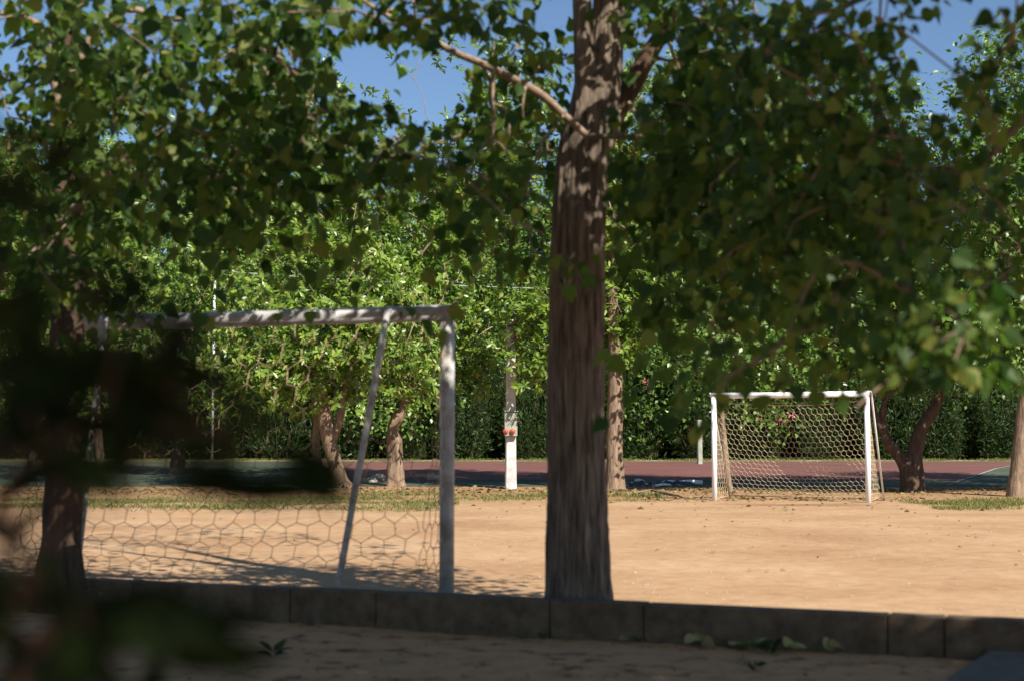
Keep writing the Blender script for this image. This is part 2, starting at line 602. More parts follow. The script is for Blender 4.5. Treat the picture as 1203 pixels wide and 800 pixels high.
def leaf_objects(pos, axis, nrm, size, tpl, material, parent, rng, name='leaf'):
    """single leaves as parts; they share four mesh variants"""
    Vt, Ft = TPL[tpl]
    vs = []
    for k in range(4):
        V = Vt * np.array([1, (0.85, 1.0, 1.1, 0.95)[k], (0.6, 1.1, 1.7, 2.3)[k]])
        me = bpy.data.meshes.new(name)
        me.from_pydata(V.tolist(), [], Ft.tolist())
        me.materials.append(material)
        vs.append(me)
    x, y, z = leaf_frames(axis, nrm)
    org = parent_origin(parent)
    for i in range(len(pos)):
        o = bpy.data.objects.new(name, vs[i % 4])
        s = float(size[i])
        Mx = Matrix(((x[i][0] * s, y[i][0] * s, z[i][0] * s, pos[i][0] - org[0]),
                     (x[i][1] * s, y[i][1] * s, z[i][1] * s, pos[i][1] - org[1]),
                     (x[i][2] * s, y[i][2] * s, z[i][2] * s, pos[i][2] - org[2]),
                     (0, 0, 0, 1)))
        COL.objects.link(o)
        o.parent = parent
        o.matrix_basis = Mx


# ------------------------------------------------------------------ branching
def skeleton(starts, targets, rng, step=0.35, sag=0.12, tip=0.004, jit=0.06, power=2.4):
    """connect every target to the nearest limb already grown; returns chains of (points, radii)"""
    nodes = []; parent = []
    for chain in starts:
        prev = -1
        for p in chain:
            nodes.append(np.asarray(p, float)); parent.append(prev)
            prev = len(nodes) - 1
    root_n = len(nodes)
    arr = np.zeros((len(nodes) + len(targets) * 40 + 10, 3))
    arr[:root_n] = nodes
    n = root_n
    base = np.array(starts[0][0])
    d0 = np.min(np.linalg.norm(targets[:, None] - arr[None, :root_n], axis=2), axis=1)
    cost = np.zeros(len(arr))
    for ti in np.argsort(d0):
        T = targets[ti]
        d = np.linalg.norm(arr[:n] - T, axis=1)
        j = int(np.argmin(d + 0.25 * cost[:n]))
        L = d[j]
        k = max(1, min(30, int(L / step)))
        prev = j
        A = arr[j]
        for q in range(1, k + 1):
            t = q / k
            p = A + (T - A) * t
            p = p + np.array([0, 0, sag * L * math.sin(math.pi * t)])
            if q < k:
                p = p + rng.normal(0, jit * min(1, L), 3)
            arr[n] = p
            parent.append(prev)
            cost[n] = cost[prev] + np.linalg.norm(p - arr[prev])
            prev = n
            n += 1
    rp = np.zeros(n)
    children = [[] for _ in range(n)]
    for i in range(root_n, n):
        children[parent[i]].append(i)
    for i in range(n - 1, -1, -1):
        if not children[i]:
            rp[i] = max(rp[i], tip ** power)
        if i >= root_n and parent[i] >= 0:
            rp[parent[i]] += rp[i]
    rad = np.maximum(rp, 1e-12) ** (1 / power)
    chains = []
    used = np.zeros(n, bool)
    for i in range(root_n, n):
        if used[i]:
            continue
        ch = [parent[i], i]
        used[i] = True
        c = i
        while children[c]:
            nx = max(children[c], key=lambda q: rad[q])
            if used[nx]:
                break
            ch.append(nx); used[nx] = True; c = nx
        pts = [Vector(arr[q]) for q in ch]
        rr = [min(rad[ch[0]], rad[ch[1]] * 1.15)] + [rad[q] for q in ch[1:]]
        chains.append((pts, rr))
    return chains


def chains_mesh(name, chains, material, parent, sides=5, kind=None):
    V = []; F = []
    org = parent_origin(parent)
    for pts, rr in chains:
        v, f = tube_arrays(pts, rr, sides if max(rr) > 0.012 else 4, False)
        k = len(V)
        V += [tuple(a - org) for a in v]
        F += [tuple(i + k for i in q) for q in f]
    return mesh_obj(name, np.array(V), F, material, parent, True, kind)


def in_ellipses(u, v, ells):
    m = np.zeros(len(u), bool)
    for cx, cy, rx, ry in ells:
        m |= ((u - cx) / rx) ** 2 + ((v - cy) / ry) ** 2 < 1
    return m


SKY_HOLES = [(428, 82, 42, 40), (505, 105, 42, 48), (545, 60, 20, 26), (1098, 70, 34, 58), (1135, 20, 30, 26), (655, 14, 22, 22),
             (738, 68, 12, 14), (785, 60, 16, 16), (1100, 128, 30, 12), (12, 62, 14, 20), (140, 158, 26, 13), (345, 72, 10, 14)]


def clumps_px(regions, rng):
    """clump centres spread through blobs given by where they are seen and how far away they hang"""
    out = []
    for (cx, cy, rx, ry, d0, d1, n) in regions:
        a = rng.uniform(0, 2 * math.pi, n); r = np.sqrt(rng.random(n))
        us = cx + rx * r * np.cos(a); vs = cy + ry * r * np.sin(a); ds = rng.uniform(d0, d1, n)
        out += [at(u, v, d) for u, v, d in zip(us, vs, ds)]
    return np.array(out)


def clumps_ball(balls, rng, shell=0.35):
    out = []
    for (cx, cy, cz, rx, ry, rz, n) in balls:
        d = unit(rng.normal(size=(n, 3)))
        r = (shell + (1 - shell) * rng.random(n)) ** (1 / 1.6)
        out.append(np.array([cx, cy, cz]) + d * r[:, None] * np.array([rx, ry, rz]))
    return np.vstack(out)


def scatter_leaves(C, per, spread, size, rng, droop=0.6, hang=0.35, centre=None):
    n = len(C) * per
    base = np.repeat(C, per, axis=0)
    off = rng.normal(0, 1, (n, 3)) * np.array(spread)
    off[:, 2] -= np.abs(off[:, 2]) * hang
    pos = base + off
    axis = unit(unit(off) * 0.7 + rng.normal(0, 0.5, (n, 3)) + np.array([0, 0, -droop]))
    nrm = rng.normal(0, 0.8, (n, 3)) + np.array([0, 0, 0.25]) + np.array(SUNV) * 0.6
    if centre is not None:          # leaves of a free-standing crown turn their faces outwards
        nrm = rng.normal(0, 0.5, (n, 3)) + unit(pos - centre) * 0.5 + np.array(SUNV) * 0.75
    sz = rng.uniform(size[0], size[1], n)
    return pos, axis, nrm, sz


def scatter_rosettes(C, shoots, leaves, spread, size, rng, centre):
    """leaves radiating in star-shaped tufts from shoot tips that point outwards and towards the light"""
    n = len(C) * shoots
    tips = np.repeat(C, shoots, axis=0) + rng.normal(0, 1, (n, 3)) * np.array(spread)
    d = unit(rng.normal(0, 0.55, (n, 3)) + unit(tips - centre) * 0.6 + np.array(SUNV) * 0.45)
    a = unit(np.cross(d, rng.normal(0, 1, (n, 3))))
    b_ = np.cross(d, a)
    m_ = n * leaves
    D = np.repeat(d, leaves, 0); A = np.repeat(a, leaves, 0); B = np.repeat(b_, leaves, 0)
    an = (np.tile(np.arange(leaves), n) * 2.4 + rng.normal(0, 0.3, m_))[:, None]
    lift = rng.uniform(0.05, 0.9, m_)[:, None]
    rad_ = np.cos(an) * A + np.sin(an) * B
    axis = unit(rad_ + D * lift + np.array([0, 0, -0.22]))
    nrm = D + rng.normal(0, 0.25, (m_, 3)) - rad_ * lift * 0.4
    pos = np.repeat(tips, leaves, 0) - D * rng.uniform(0, 0.10, m_)[:, None]
    return pos, axis, nrm, rng.uniform(size[0], size[1], m_)


# ------------------------------------------------------------------ ground, court
def spaced(lo, hi, fine_lo, fine_hi, fine, grow=1.18):
    a = list(np.arange(fine_lo, fine_hi + 1e-6, fine))
    s = fine; x = a[-1]
    while x < hi:
        s *= grow; x += s; a.append(min(x, hi))
    s = fine; x = a[0]
    while x > lo:
        s *= grow; x -= s; a.insert(0, max(x, lo))
    return np.array(a)


xs = spaced(-900, 900, -5, 5, 0.11)
ys = spaced(-60, 1500, 6.0, 13.0, 0.09, 1.10)
ys = np.sort(np.concatenate([ys, [33.0, 44.0, 60.0]]))
GX, GY = np.meshgrid(xs, ys)
GZ = ground_z(GX, GY)
nx, ny = len(xs), len(ys)
idx = np.arange(nx * ny).reshape(ny, nx)
F = np.stack([idx[:-1, :-1], idx[:-1, 1:], idx[1:, 1:], idx[1:, :-1]], -1).reshape(-1, 4)
ground = mesh_obj('ground', np.stack([GX, GY, GZ], -1).reshape(-1, 3), F, M['earth'], None, True, 'structure')


def sheet(name, poly, lift, material):
    """flat four-cornered sheet (near left, near right, far right, far left) laid over the terrain, bent where the terrain bends"""
    (x0, y0), (x1, _), (x2, y1), (x3, _) = poly
    yy = [y0] + [b for b in (44.0,) if y0 < b < y1] + [y1]
    V = []; F = []
    for k, y in enumerate(yy):
        t = (y - y0) / (y1 - y0)
        z = float(rise(y)) + lift
        V += [(x0 + (x3 - x0) * t, y, z), (x1 + (x2 - x1) * t, y, z)]
        if k:
            F.append((2 * k - 2, 2 * k - 1, 2 * k + 1, 2 * k))
    o = mesh_obj(name, V, F, material)
    o['kind'] = 'structure'
    return o


sheet('green_apron', [(-60, 34.4), (60, 34.4), (60, 57.2), (-60, 57.2)], 0.006, M['court_green'])
gA = on_ground(1090, 576); gB = on_ground(1165, 552)
sl = (gB[0] - gA[0]) / (gB[1] - gA[1])


def lx(y):
    return gA[0] + sl * (y - gA[1])


sheet('red_court', [(-5.3, 37.0), (lx(37.0), 37.0), (lx(56.0), 56.0), (-8.0, 56.0)], 0.012, M['court_red'])
sheet('court_line', [(lx(34.9), 34.9), (lx(34.9) + 0.06, 34.9), (lx(55.5) + 0.06, 55.5), (lx(55.5), 55.5)], 0.018, M['line_paint'])
sheet('grass_verge', [(-80, 57.2), (80, 57.2), (80, 59.9), (-80, 59.9)], 0.010, M['verge'])

# ------------------------------------------------------------------ low wall of concrete blocks, paving at the corner
wdir = np.array([1.0, WALL_S]); wdir /= np.linalg.norm(wdir)
wnor = np.array([-wdir[1], wdir[0]])            # away from the camera
wrz = math.atan2(wdir[1], wdir[0])
wall = empty('low_wall', (0.49, wall_y(0.49), -0.035), 'low dark concrete block wall running along the edge of the sandy pitch', 'wall')


def wall_s(u):
    """distance along the wall front of the joint seen at photo column u"""
    k = (u - 601.5) / FPX
    x = k * (9.37 + WALL_S * 2.25) / (1 - k * WALL_S)
    return (x + 2.25) / wdir[0]


joints = [-700, -420, -180, 40, 160, 343, 443, 645, 754, 1037, 1103, 1420, 1800, 2300, 2900]
S = [wall_s(u) for u in joints]
rng = np.random.default_rng(5)
for a, b_ in zip(S[:-1], S[1:]):
    L = b_ - a - 0.006
    if L > 3.0:
        continue
    c = (a + b_) / 2
    cx, cy = WALL_A + wdir * c + wnor * 0.08
    jz = rng.uniform(-0.003, 0.003)
    mb = MB().box((cx, cy, -0.02 + jz), (L, 0.16 + rng.uniform(-0.004, 0.004), 0.40), wrz, 0.007)
    mb.build('wall_block', M['wall'], wall)
# mortar core behind the joints
a, b_ = S[0], S[-1]
cx, cy = WALL_A + wdir * ((a + b_) / 2) + wnor * 0.085
MB().box((cx, cy, -0.04), (b_ - a, 0.10, 0.36), wrz).build('mortar', M['bark_dark'], wall)

p0 = at(1200, 741, 7.05); 
step = empty('paving_step', (2.75, 6.45, -0.035), 'smooth grey concrete paving slabs beside the end of the low wall', 'paving')


def slab_prism(poly, z0, z1, name):
    n = len(poly)
    V = [(x, y, z0) for x, y in poly] + [(x, y, z1) for x, y in poly]
    F = [tuple(range(n - 1, -1, -1)), tuple(range(n, 2 * n))] + [(i, (i + 1) % n, n + (i + 1) % n, n + i) for i in range(n)]
    org = np.array(step.location)
    o = mesh_obj(name, np.array(V) - org, F, M['slab'], step)
    bv = o.modifiers.new('edge', 'BEVEL'); bv.width = 0.006; bv.segments = 2
    return o


def flat_pt(u, v, z):
    r = ray(u, v)
    t = (z - CAM_H) / r[2]
    return (r[0] * t, r[1] * t)


zt = 0.03
P1 = flat_pt(1206, 736, zt); P2 = flat_pt(1158, 765, zt); P3 = flat_pt(1116, 792, zt); P4 = flat_pt(1088, 830, zt)
Q2 = flat_pt(1290, 770, zt); Q4 = flat_pt(1290, 840, zt); Q1 = flat_pt(1290, 738, zt)
slab_prism([P2, (Q2[0], Q2[1] + 0.012), Q1, P1], -0.2, zt, 'slab')
slab_prism([P4, Q4, (Q2[0], Q2[1] - 0.004), (P2[0], P2[1] - 0.014), P3], -0.2, zt - 0.004, 'slab')

# ------------------------------------------------------------------ goals
def hex_net(surface, nu, nv, rad, rng, jit=0.055):
    """hexagonal net knotted over surface(u, v) -> point; u, v in 0..1"""
    pts = {}; edges = set()
    du = 1.0 / nu; dv = 1.0 / nv

    def key(a, b):
        return (round(a * 1000), round(b * 1000))

    def add(a, b):
        k = key(a, b)
        if k not in pts:
            aa = a + rng.normal(0, jit * du); bb = b + rng.normal(0, jit * dv)
            pts[k] = Vector(surface(min(max(aa, 0), 1), min(max(bb, 0), 1)))
        return k
    for j in range(nv):
        for i in range(nu + 1):
            cx = (i + (0.5 if j % 2 else 0)) * du
            y0 = j * dv; y1 = y0 + dv * 0.66; y2 = y0 + dv
            if cx > 1 + 1e-6:
                continue
            A = add(cx, y0); B = add(cx, y1)
            edges.add((A, B))
            for s in (-0.5, 0.5):
                x2 = cx + s * du
                if -1e-6 <= x2 <= 1 + 1e-6:
                    edges.add((B, add(x2, y2)))
    V = []; F = []
    for A, B in edges:
        v, f = tube_arrays([pts[A], pts[B]], rad, 3, False)
        k = len(V)
        V += v; F += [tuple(i + k for i in q) for q in f]
    return V, F


def build_goal(name, label, left, right, back, height, r_post, r_bar, stay_in, paint, netmat, net_rad, nu, nv, seed, r_stay=0.022, sag=0.14, splay=0.0):
    """left/right: post feet; back: unit vector from the mouth towards the net"""
    rng = np.random.default_rng(seed)
    L = Vector(left); R_ = Vector(right); B = Vector(back)
    g = empty(name, tuple((L + R_) / 2), label, 'goal')
    up = Vector((0, 0, height))
    a = (R_ - L).normalized()
    for P in (L, R_):
        MB().tube([P - Vector((0, 0, 0.15)), P + up * 0.5, P + up + Vector((0, 0, 0.0))], r_post, 16).build('post', M[paint], g, True)
    MB().tube([L + up - a * r_post, (L + R_) / 2 + up + Vector((0, 0, -0.006)), R_ + up + a * r_post], r_bar, 16).build('crossbar', M[paint], g, True)
    depth = B.length
    Bn = B.normalized()
    feet = []
    for P, s in ((L, 1), (R_, -1)):
        t0 = P + a * (s * stay_in) + up + Vector((0, 0, r_bar * 0.7)) 
        t1 = t0 + Bn * (r_bar + 0.03) + Vector((0, 0, -0.02))
        f = P + a * (s * (stay_in + splay)) + B
        f.z = float(ground_z(f.x, f.y)) - 0.05
        feet.append(f)
        MB().tube([t0, t1, t1 * 0.75 + f * 0.25 , f], r_stay, 10).build('stay', M[paint], g, True)
    f0, f1 = feet
    z = 0.03
    MB().tube([Vector((f0.x, f0.y, f0.z + z + 0.05)) - a * stay_in, Vector((f1.x, f1.y, f1.z + z + 0.05)) + a * stay_in], r_stay * 0.6, 8).build('ground_bar', M['rust'], g, True)
    for P, f, s in ((L, f0, -1), (R_, f1, 1)):
        q = Vector((f.x, f.y, f.z + z + 0.06)) + a * (s * stay_in)
        MB().tube([Vector((P.x, P.y, 0.03)), q], r_stay * 0.6, 8).build('side_bar', M['rust'], g, True)

    def surf(u, v):
        top = L + (R_ - L) * u + up - Vector((0, 0, r_bar))
        bot = f0 + (f1 - f0) * u + a * ((stay_in + splay) * (2 * u - 1)) + Vector((0, 0, 0.07))
        p = top + (bot - top) * v
        s_ = sag * math.sin(math.pi * v) * (0.35 + 0.65 * math.sin(math.pi * u))
        p = p + Vector((0, 0, -s_)) + Bn * (0.16 * math.sin(math.pi * min(1, v * 1.3)) * (0.5 + 0.5 * math.sin(2.2 * math.pi * u + seed)))
        return p + Bn * 0.05

    V, F = hex_net(surf, nu, nv, net_rad, rng)
    org = np.array(g.location)
    net = mesh_obj('net', np.array([tuple(v) for v in V]) - org, F, M[netmat], g)
    for s, P, f in ((0, L, f0), (1, R_, f1)):
        def side(u, v, P=P, f=f, s=s):
            topf = P + up * 0.98; botf = Vector((P.x, P.y, 0.04))
            front = topf + (botf - topf) * v
            bk_top = P + up * 0.98 + Bn * 0.04
            bk_bot = f + a * ((1 if s else -1) * (stay_in + splay)) + Vector((0, 0, 0.06))
            bk = bk_top + (bk_bot - bk_top) * v
            return front + (bk - front) * u
        V, F = hex_net(side, max(3, int(depth / 0.16)), nv, net_rad, rng)
        mesh_obj('side_net', np.array([tuple(v) for v in V]) - org, F, M[netmat], g)
    # slack top cord of the net
    if seed == 7:
        return g
    pts = [surf(t, 0.02) + Vector((0, 0, -0.10 * math.sin(math.pi * t) ** 0.6)) for t in np.linspace(0.03, 0.97, 15)]
    MB().tube(pts, net_rad * 2.0, 5).build('net_cord', M[netmat], g, True)
    return g


# far goal, facing the camera
build_goal('football_goal', 'small white football goal with tan hexagonal net standing at far edge of sand',
           (3.83, 27.0, 0.0), (6.46, 25.9, 0.0), (0.575, 1.386, 0), 1.98, 0.05, 0.055, -0.07, 'white_paint', 'net_tan', 0.0037, 27, 21, 3, 0.018)
# near goal, its back to the low wall
nl = np.array([-3.30, 10.42]); nr = np.array([-0.437, 9.60])
nd = nr - nl; nd = nd / np.linalg.norm(nd)
nb = np.array([nd[1], -nd[0]])
build_goal('football_goal', 'worn white football goal seen from behind with shaded net beside low wall',
           (nl[0], nl[1], 0), (nr[0], nr[1], 0), (nb[0] * 0.66, nb[1] * 0.66, 0), 1.97, 0.050, 0.056, 0.40, 'old_paint', 'net_shaded', 0.0028, 19, 15, 7, 0.023, splay=0.15)

# ------------------------------------------------------------------ canopy trees near the camera
def split_leaves(pos, axis, nrm, size, limit=300, minpx=10):
    u, v, d = proj(pos)
    px = size * FPX / np.maximum(d, 0.1)
    vis = (u > -10) & (u < 1213) & (v > -10) & (v < 810) & (px >= minpx) & (pos[:, 1] > 0.4)
    score = np.where(vis, px, 0)
    order = np.argsort(-score)
    k = int(min(limit, vis.sum()))
    sel = np.zeros(len(pos), bool)
    sel[order[:k]] = True
    return sel


def canopy(tree, starts, C, per, spread, size, rng, holes, tpl='heart', leafmat='leaf_poplar', step=0.3, tip=0.0042, twigmat='twig',
           singles=300, droop=0.8, keep_out=None):
    u, v, d = proj(C)
    C = C[~(in_ellipses(u, v, holes) & (C[:, 1] > 0.5))]
    ch = skeleton(starts, C, rng, step=step, tip=tip)
    big = [c for c in ch if max(c[1]) > 0.016]
    small = [c for c in ch if max(c[1]) <= 0.016]
    for c in big:
        V, F = tube_arrays(c[0], c[1], 8, False)
        org = parent_origin(tree)
        mesh_obj('branch', np.array([tuple(a - org) for a in V]), F, M['bark'], tree, True)
    if small:
        chains_mesh('twigs', small, M[twigmat], tree, 5, 'stuff')
    pos, axis, nrm, sz = scatter_leaves(C, per, spread, size, rng, droop)
    u, v, d = proj(pos)
    bad = in_ellipses(u, v, [(a, b, c * 0.93, e * 0.93) for a, b, c, e in holes]) & (pos[:, 1] > 0.5)
    if keep_out is not None:
        bad |= keep_out(u, v, pos)
    k = ~bad
    pos, axis, nrm, sz = pos[k], axis[k], nrm[k], sz[k]
    sel = split_leaves(pos, axis, nrm, sz, singles)
    leaf_objects(pos[sel], axis[sel], nrm[sel], sz[sel], tpl, M[leafmat], tree, rng)
    leaves_mesh('crown', pos[~sel], axis[~sel], nrm[~sel], sz[~sel], tpl, M[leafmat], tree, rng)


FRONT_CLEAR = [(385, 470, 200, 105), (600, 480, 60, 90), (930, 525, 85, 62), (700, 640, 700, 95), (250, 640, 320, 90), (470, 290, 40, 30),
               (610, 370, 45, 50)]

# main tree behind the low wall
D0 = 8.75
tree = empty('poplar_tree', (0.41, D0, 0.0), 'tall broad-leaved tree with thick furrowed trunk and fork just behind the low wall', 'tree')


def px_path(pts, depth):
    P = []; R = []
    for q in pts:
        d = q[3] if len(q) > 3 else depth
        p = at(q[0], q[1], d)
        P.append(p); R.append(q[2] / 2 / FPX * d)
    return P, R


P, R = px_path([(680, 735, 92), (680, 712, 82), (680, 690, 77), (679, 640, 73), (678, 560, 67), (677, 480, 66), (677, 400, 65), (678, 320, 63),
                (680, 250, 62), (684, 200, 62), (690, 165, 62), (698, 130, 58), (704, 95, 53), (712, 50, 42), (716, 0, 37), (722, -80, 34),
                (722, -220, 30), (740, -400, 18), (750, -560, 8)], D0)
trunk_mesh('trunk', P, R, M['bark'], tree, 96, 12, 0.11, 0.06, 1, 11.0)
fork2 = P[12:]
fork1, fr1 = px_path([(672, 215, 26), (677, 180, 28), (683, 150, 27), (687, 110, 24), (686, 60, 23), (684, 0, 23), (678, -80, 22), (680, -220, 18, D0 - 0.2),
                      (650, -420, 12, D0 - 0.3), (620, -560, 6, D0 - 0.3)], D0 - 0.08)
trunk_mesh('limb', fork1, fr1, M['bark'], tree, 40, 8, 0.12, 0.06, 2, 8.0)
fork3, fr3 = px_path([(700, 185, 26), (718, 138, 30), (742, 100, 25), (762, 65, 21), (788, 25, 17), (815, -20, 15), (860, -110, 12, D0 - 0.4),
                      (910, -210, 8, D0 - 0.6)], D0 + 0.08)
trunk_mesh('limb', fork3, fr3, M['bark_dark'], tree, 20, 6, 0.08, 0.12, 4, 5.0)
br1, brr1 = px_path([(690, 160, 9), (662, 135, 10), (636, 112, 11), (600, 92, 10), (565, 75, 9), (530, 60, 8), (490, 36, 7), (440, 10, 5),
                     (390, -30, 4)], D0 - 0.25)
trunk_mesh('branch', br1, brr1, M['twig'], tree, 12, 5, 0.05, 0.25, 5, 4.0)
for k, pts in enumerate(([(580, 82, 5), (579, 110, 4), (580, 140, 4), (578, 178, 3)], [(580, 122, 3), (592, 128, 3), (598, 145, 2.5), (598, 160, 2)],
                         [(617, 102, 4), (614, 125, 3), (615, 140, 2)], [(578, 160, 3), (566, 175, 3), (556, 190, 2)],
                         [(578, 165, 3), (590, 172, 2.5), (600, 190, 2)], [(728, 130, 4), (727, 160, 4), (729, 185, 3)],
                         [(738, 120, 5), (752, 145, 4), (770, 175, 3)])):
    q, r_ = px_path(pts, D0 - 0.27)
    trunk_mesh('twig', q, r_, M['twig'], tree, 6, 4, 0, 0.1, k, 3)
rng = np.random.default_rng(11)
C = clumps_px([
    (470, 15, 150, 30, 7.0, 9.0, 26), (350, 60, 60, 70, 7.5, 9.5, 16), (600, 60, 45, 50, 8.6, 9.8, 12), (620, 150, 45, 35, 8.3, 9.3, 12),
    (420, 172, 110, 26, 7.2, 9.4, 24), (480, 60, 12, 50, 7.2, 8.0, 4), (590, 215, 50, 38, 6.8, 8.2, 9), (615, 272, 25, 30, 6.6, 8.0, 3),
    (470, 336, 8, 6, 6.4, 7.2, 1), (528, 360, 6, 12, 6.4, 6.9, 1), (430, 235, 90, 25, 6.8, 8.0, 5), (680, 335, 20, 8, 7.6, 7.9, 1),
    (780, 30, 60, 50, 7.6, 9.6, 16), (860, 80, 90, 90, 6.6, 9.2, 46), (800, 200, 70, 80, 6.8, 9.2, 36), (770, 270, 30, 40, 6.6, 8.8, 4),
    (880, 230, 90, 90, 6.2, 8.6, 30), (830, 370, 38, 60, 6.0, 7.4, 8),
    (560, -60, 330, 60, 8.0, 10.0, 22), (600, -200, 420, 110, 8.8, 10.8, 30), (680, -430, 300, 160, 9.0, 11.2, 34),
], rng)
C = np.vstack([C, clumps_ball([(1.3, 7.6, 4.7, 0.8, 0.7, 0.6, 34)], rng)])  # clumps added sunward, above the view, to shade the upper trunk
canopy(tree, [fork1, fork2, fork3, br1], C, 17, (0.19, 0.19, 0.18), (0.045, 0.115), rng, SKY_HOLES + [(700, 75, 30, 95)],
       keep_out=lambda u, v, p: in_ellipses(u, v, FRONT_CLEAR) | ((np.abs(u - 680) < 36) & (v > 150) & (v < 300) & (p[:, 1] < 8.8)) |
       ((np.abs(u - 682) < 45) & (v > 340) & (v < 710)) | (in_ellipses(u, v, [(762, 72, 24, 34), (738, 112, 18, 26)]) & (p[:, 1] < 8.75)))

# left tree behind the wall, beside the near goal
DL = 9.75
tree2 = empty('poplar_tree', (at(72, 675, DL)[0], DL, 0.0), 'shaded broad-leaved tree with flared root base in front of the near goal', 'tree')
P, R = px_path([(70, 725, 72), (70, 690, 58), (71, 665, 50), (74, 630, 44), (76, 560, 42), (78, 470, 42), (80, 380, 40), (82, 300, 38), (80, 240, 38),
                (76, 160, 34), (78, 60, 30), (86, -60, 26), (90, -240, 18), (80, -420, 9)], DL)
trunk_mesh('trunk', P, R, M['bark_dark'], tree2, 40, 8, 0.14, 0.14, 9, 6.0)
for k, pts in enumerate(([(58, 650, 18), (52, 690, 18), (44, 725, 14)], [(86, 640, 18), (92, 685, 18), (97, 725, 16)])):
    q, r_ = px_path(pts, DL - 0.12)
    trunk_mesh('root', q, r_, M['bark_dark'], tree2, 14, 5, 0.08, 0.1, 20 + k, 4)
l1, lr1 = px_path([(78, 120, 14), (110, 40, 11), (150, 12, 9), (195, 22, 6), (250, 20, 4)], DL - 0.5)
trunk_mesh('branch', l1, lr1, M['twig'], tree2, 10, 5, 0.05, 0.15, 31, 4)
l2, lr2 = px_path([(76, 150, 12), (50, 40, 9), (20, 20, 7), (-30, 12, 5)], DL - 0.8)
trunk_mesh('branch', l2, lr2, M['twig'], tree2, 10, 5, 0.05, 0.15, 32, 4)
l3, lr3 = px_path([(80, 260, 16), (130, 200, 12), (200, 170, 9), (280, 150, 6), (330, 140, 4)], DL - 0.8)
trunk_mesh('branch', l3, lr3, M['bark'], tree2, 12, 5, 0.05, 0.15, 33, 4)
rng = np.random.default_rng(21)
C = clumps_px([
    (90, 60, 120, 70, 7.0, 10.0, 46), (240, 60, 120, 70, 6.8, 9.6, 50), (330, 150, 70, 70, 7.2, 9.2, 20), (60, 200, 90, 80, 7.5, 10.0, 26),
    (200, 190, 110, 65, 7.0, 9.6, 44), (90, 300, 90, 50, 7.6, 10.0, 17), (280, 235, 55, 40, 7.0, 8.6, 9), (30, 390, 70, 70, 7.5, 10.0, 14),
    (230, 285, 40, 20, 6.8, 7.8, 2), (140, 380, 40, 50, 8.0, 10.0, 5), (30, 480, 50, 30, 8, 10, 4),
    (80, -80, 260, 70, 8.8, 10.5, 18), (60, -240, 320, 120, 9.4, 11.5, 26),
], rng)
canopy(tree2, [P[7:], l1, l2, l3], C, 17, (0.19, 0.19, 0.18), (0.045, 0.115), rng, SKY_HOLES,
       keep_out=lambda u, v, p: in_ellipses(u, v, FRONT_CLEAR) | (v > 520))


# big plane trees beside and behind the camera: their crowns shade the near ground and hang into the view on the right
def near_wall_cut(C):
    """crowns cut to shape their shadow: it ends just beyond the wall"""
    t = C[:, 2]
    sx = C[:, 0] - SUNV.x / SUNV.z * t
    sy = C[:, 1] - SUNV.y / SUNV.z * t
    gap = (sy > 4.9) & (sy < 6.55) & (sx > 0.25) & (sx < 2.0)          # opening added to let sun onto the hanging boughs
    return ~gap & (sy < wall_y(sx) + np.interp(sx, [-3.6, -2.6, 0.0, 0.6], [0.0, 0.95, 1.05, 0.5]) + 0.95 * np.exp(-((sx + 1.2) / 1.1) ** 4) + 0.25 * np.sin(sx * 2.3) + 0.15 * np.sin(sx * 5.1))


def shade_tree(base, label, balls, seed, regions=None, singles=0, leafsize=(0.13, 0.19)):
    rng = np.random.default_rng(seed)
    t = empty('plane_tree', base, label, 'tree')
    bx, by, bz = base
    P = [np.array([bx, by, bz - 0.1]), np.array([bx, by, bz + 0.4]), np.array([bx + 0.05, by, bz + 1.6]), np.array([bx - 0.05, by + 0.05, bz + 3.2]),
         np.array([bx - 0.1, by + 0.1, bz + 4.6]), np.array([bx, by, bz + 6.4]), np.array([bx, by, bz + 8.0])]
    trunk_mesh('trunk', P, [0.32, 0.25, 0.21, 0.19, 0.15, 0.10, 0.05], M['bark'], t, 24, 6, 0.08, 0.1, seed, 5)
    C = clumps_ball(balls, rng, 0.15)
    u, v, d = proj(C)
    inview = (u > -60) & (u < 1263) & (v > -40) & (v < 900) & (C[:, 1] > 0)
    C = C[near_wall_cut(C) & ~inview]
    ch = skeleton([P[3:]], C, rng, step=0.6, tip=0.006)
    big = [c for c in ch if max(c[1]) > 0.03]
    for c in big:
        V, F = tube_arrays(c[0], c[1], 7, False)
        org = parent_origin(t)
        mesh_obj('branch', np.array([tuple(a - org) for a in V]), F, M['bark'], t, True)
    chains_mesh('twigs', [c for c in ch if max(c[1]) <= 0.03], M['twig'], t, 5, 'stuff')
    pos, axis, nrm, sz = scatter_leaves(C, 46, (0.36, 0.36, 0.26), leafsize, rng, 0.5)
    u, v, d = proj(pos)
    k = near_wall_cut(pos) & ~((u > -20) & (u < 1223) & (v > -20) & (v < 900) & (pos[:, 1] > 0))
    leaves_mesh('crown', pos[k], axis[k], nrm[k], sz[k], 'rhomb', M['leaf_mid'], t, rng)
    return t, P


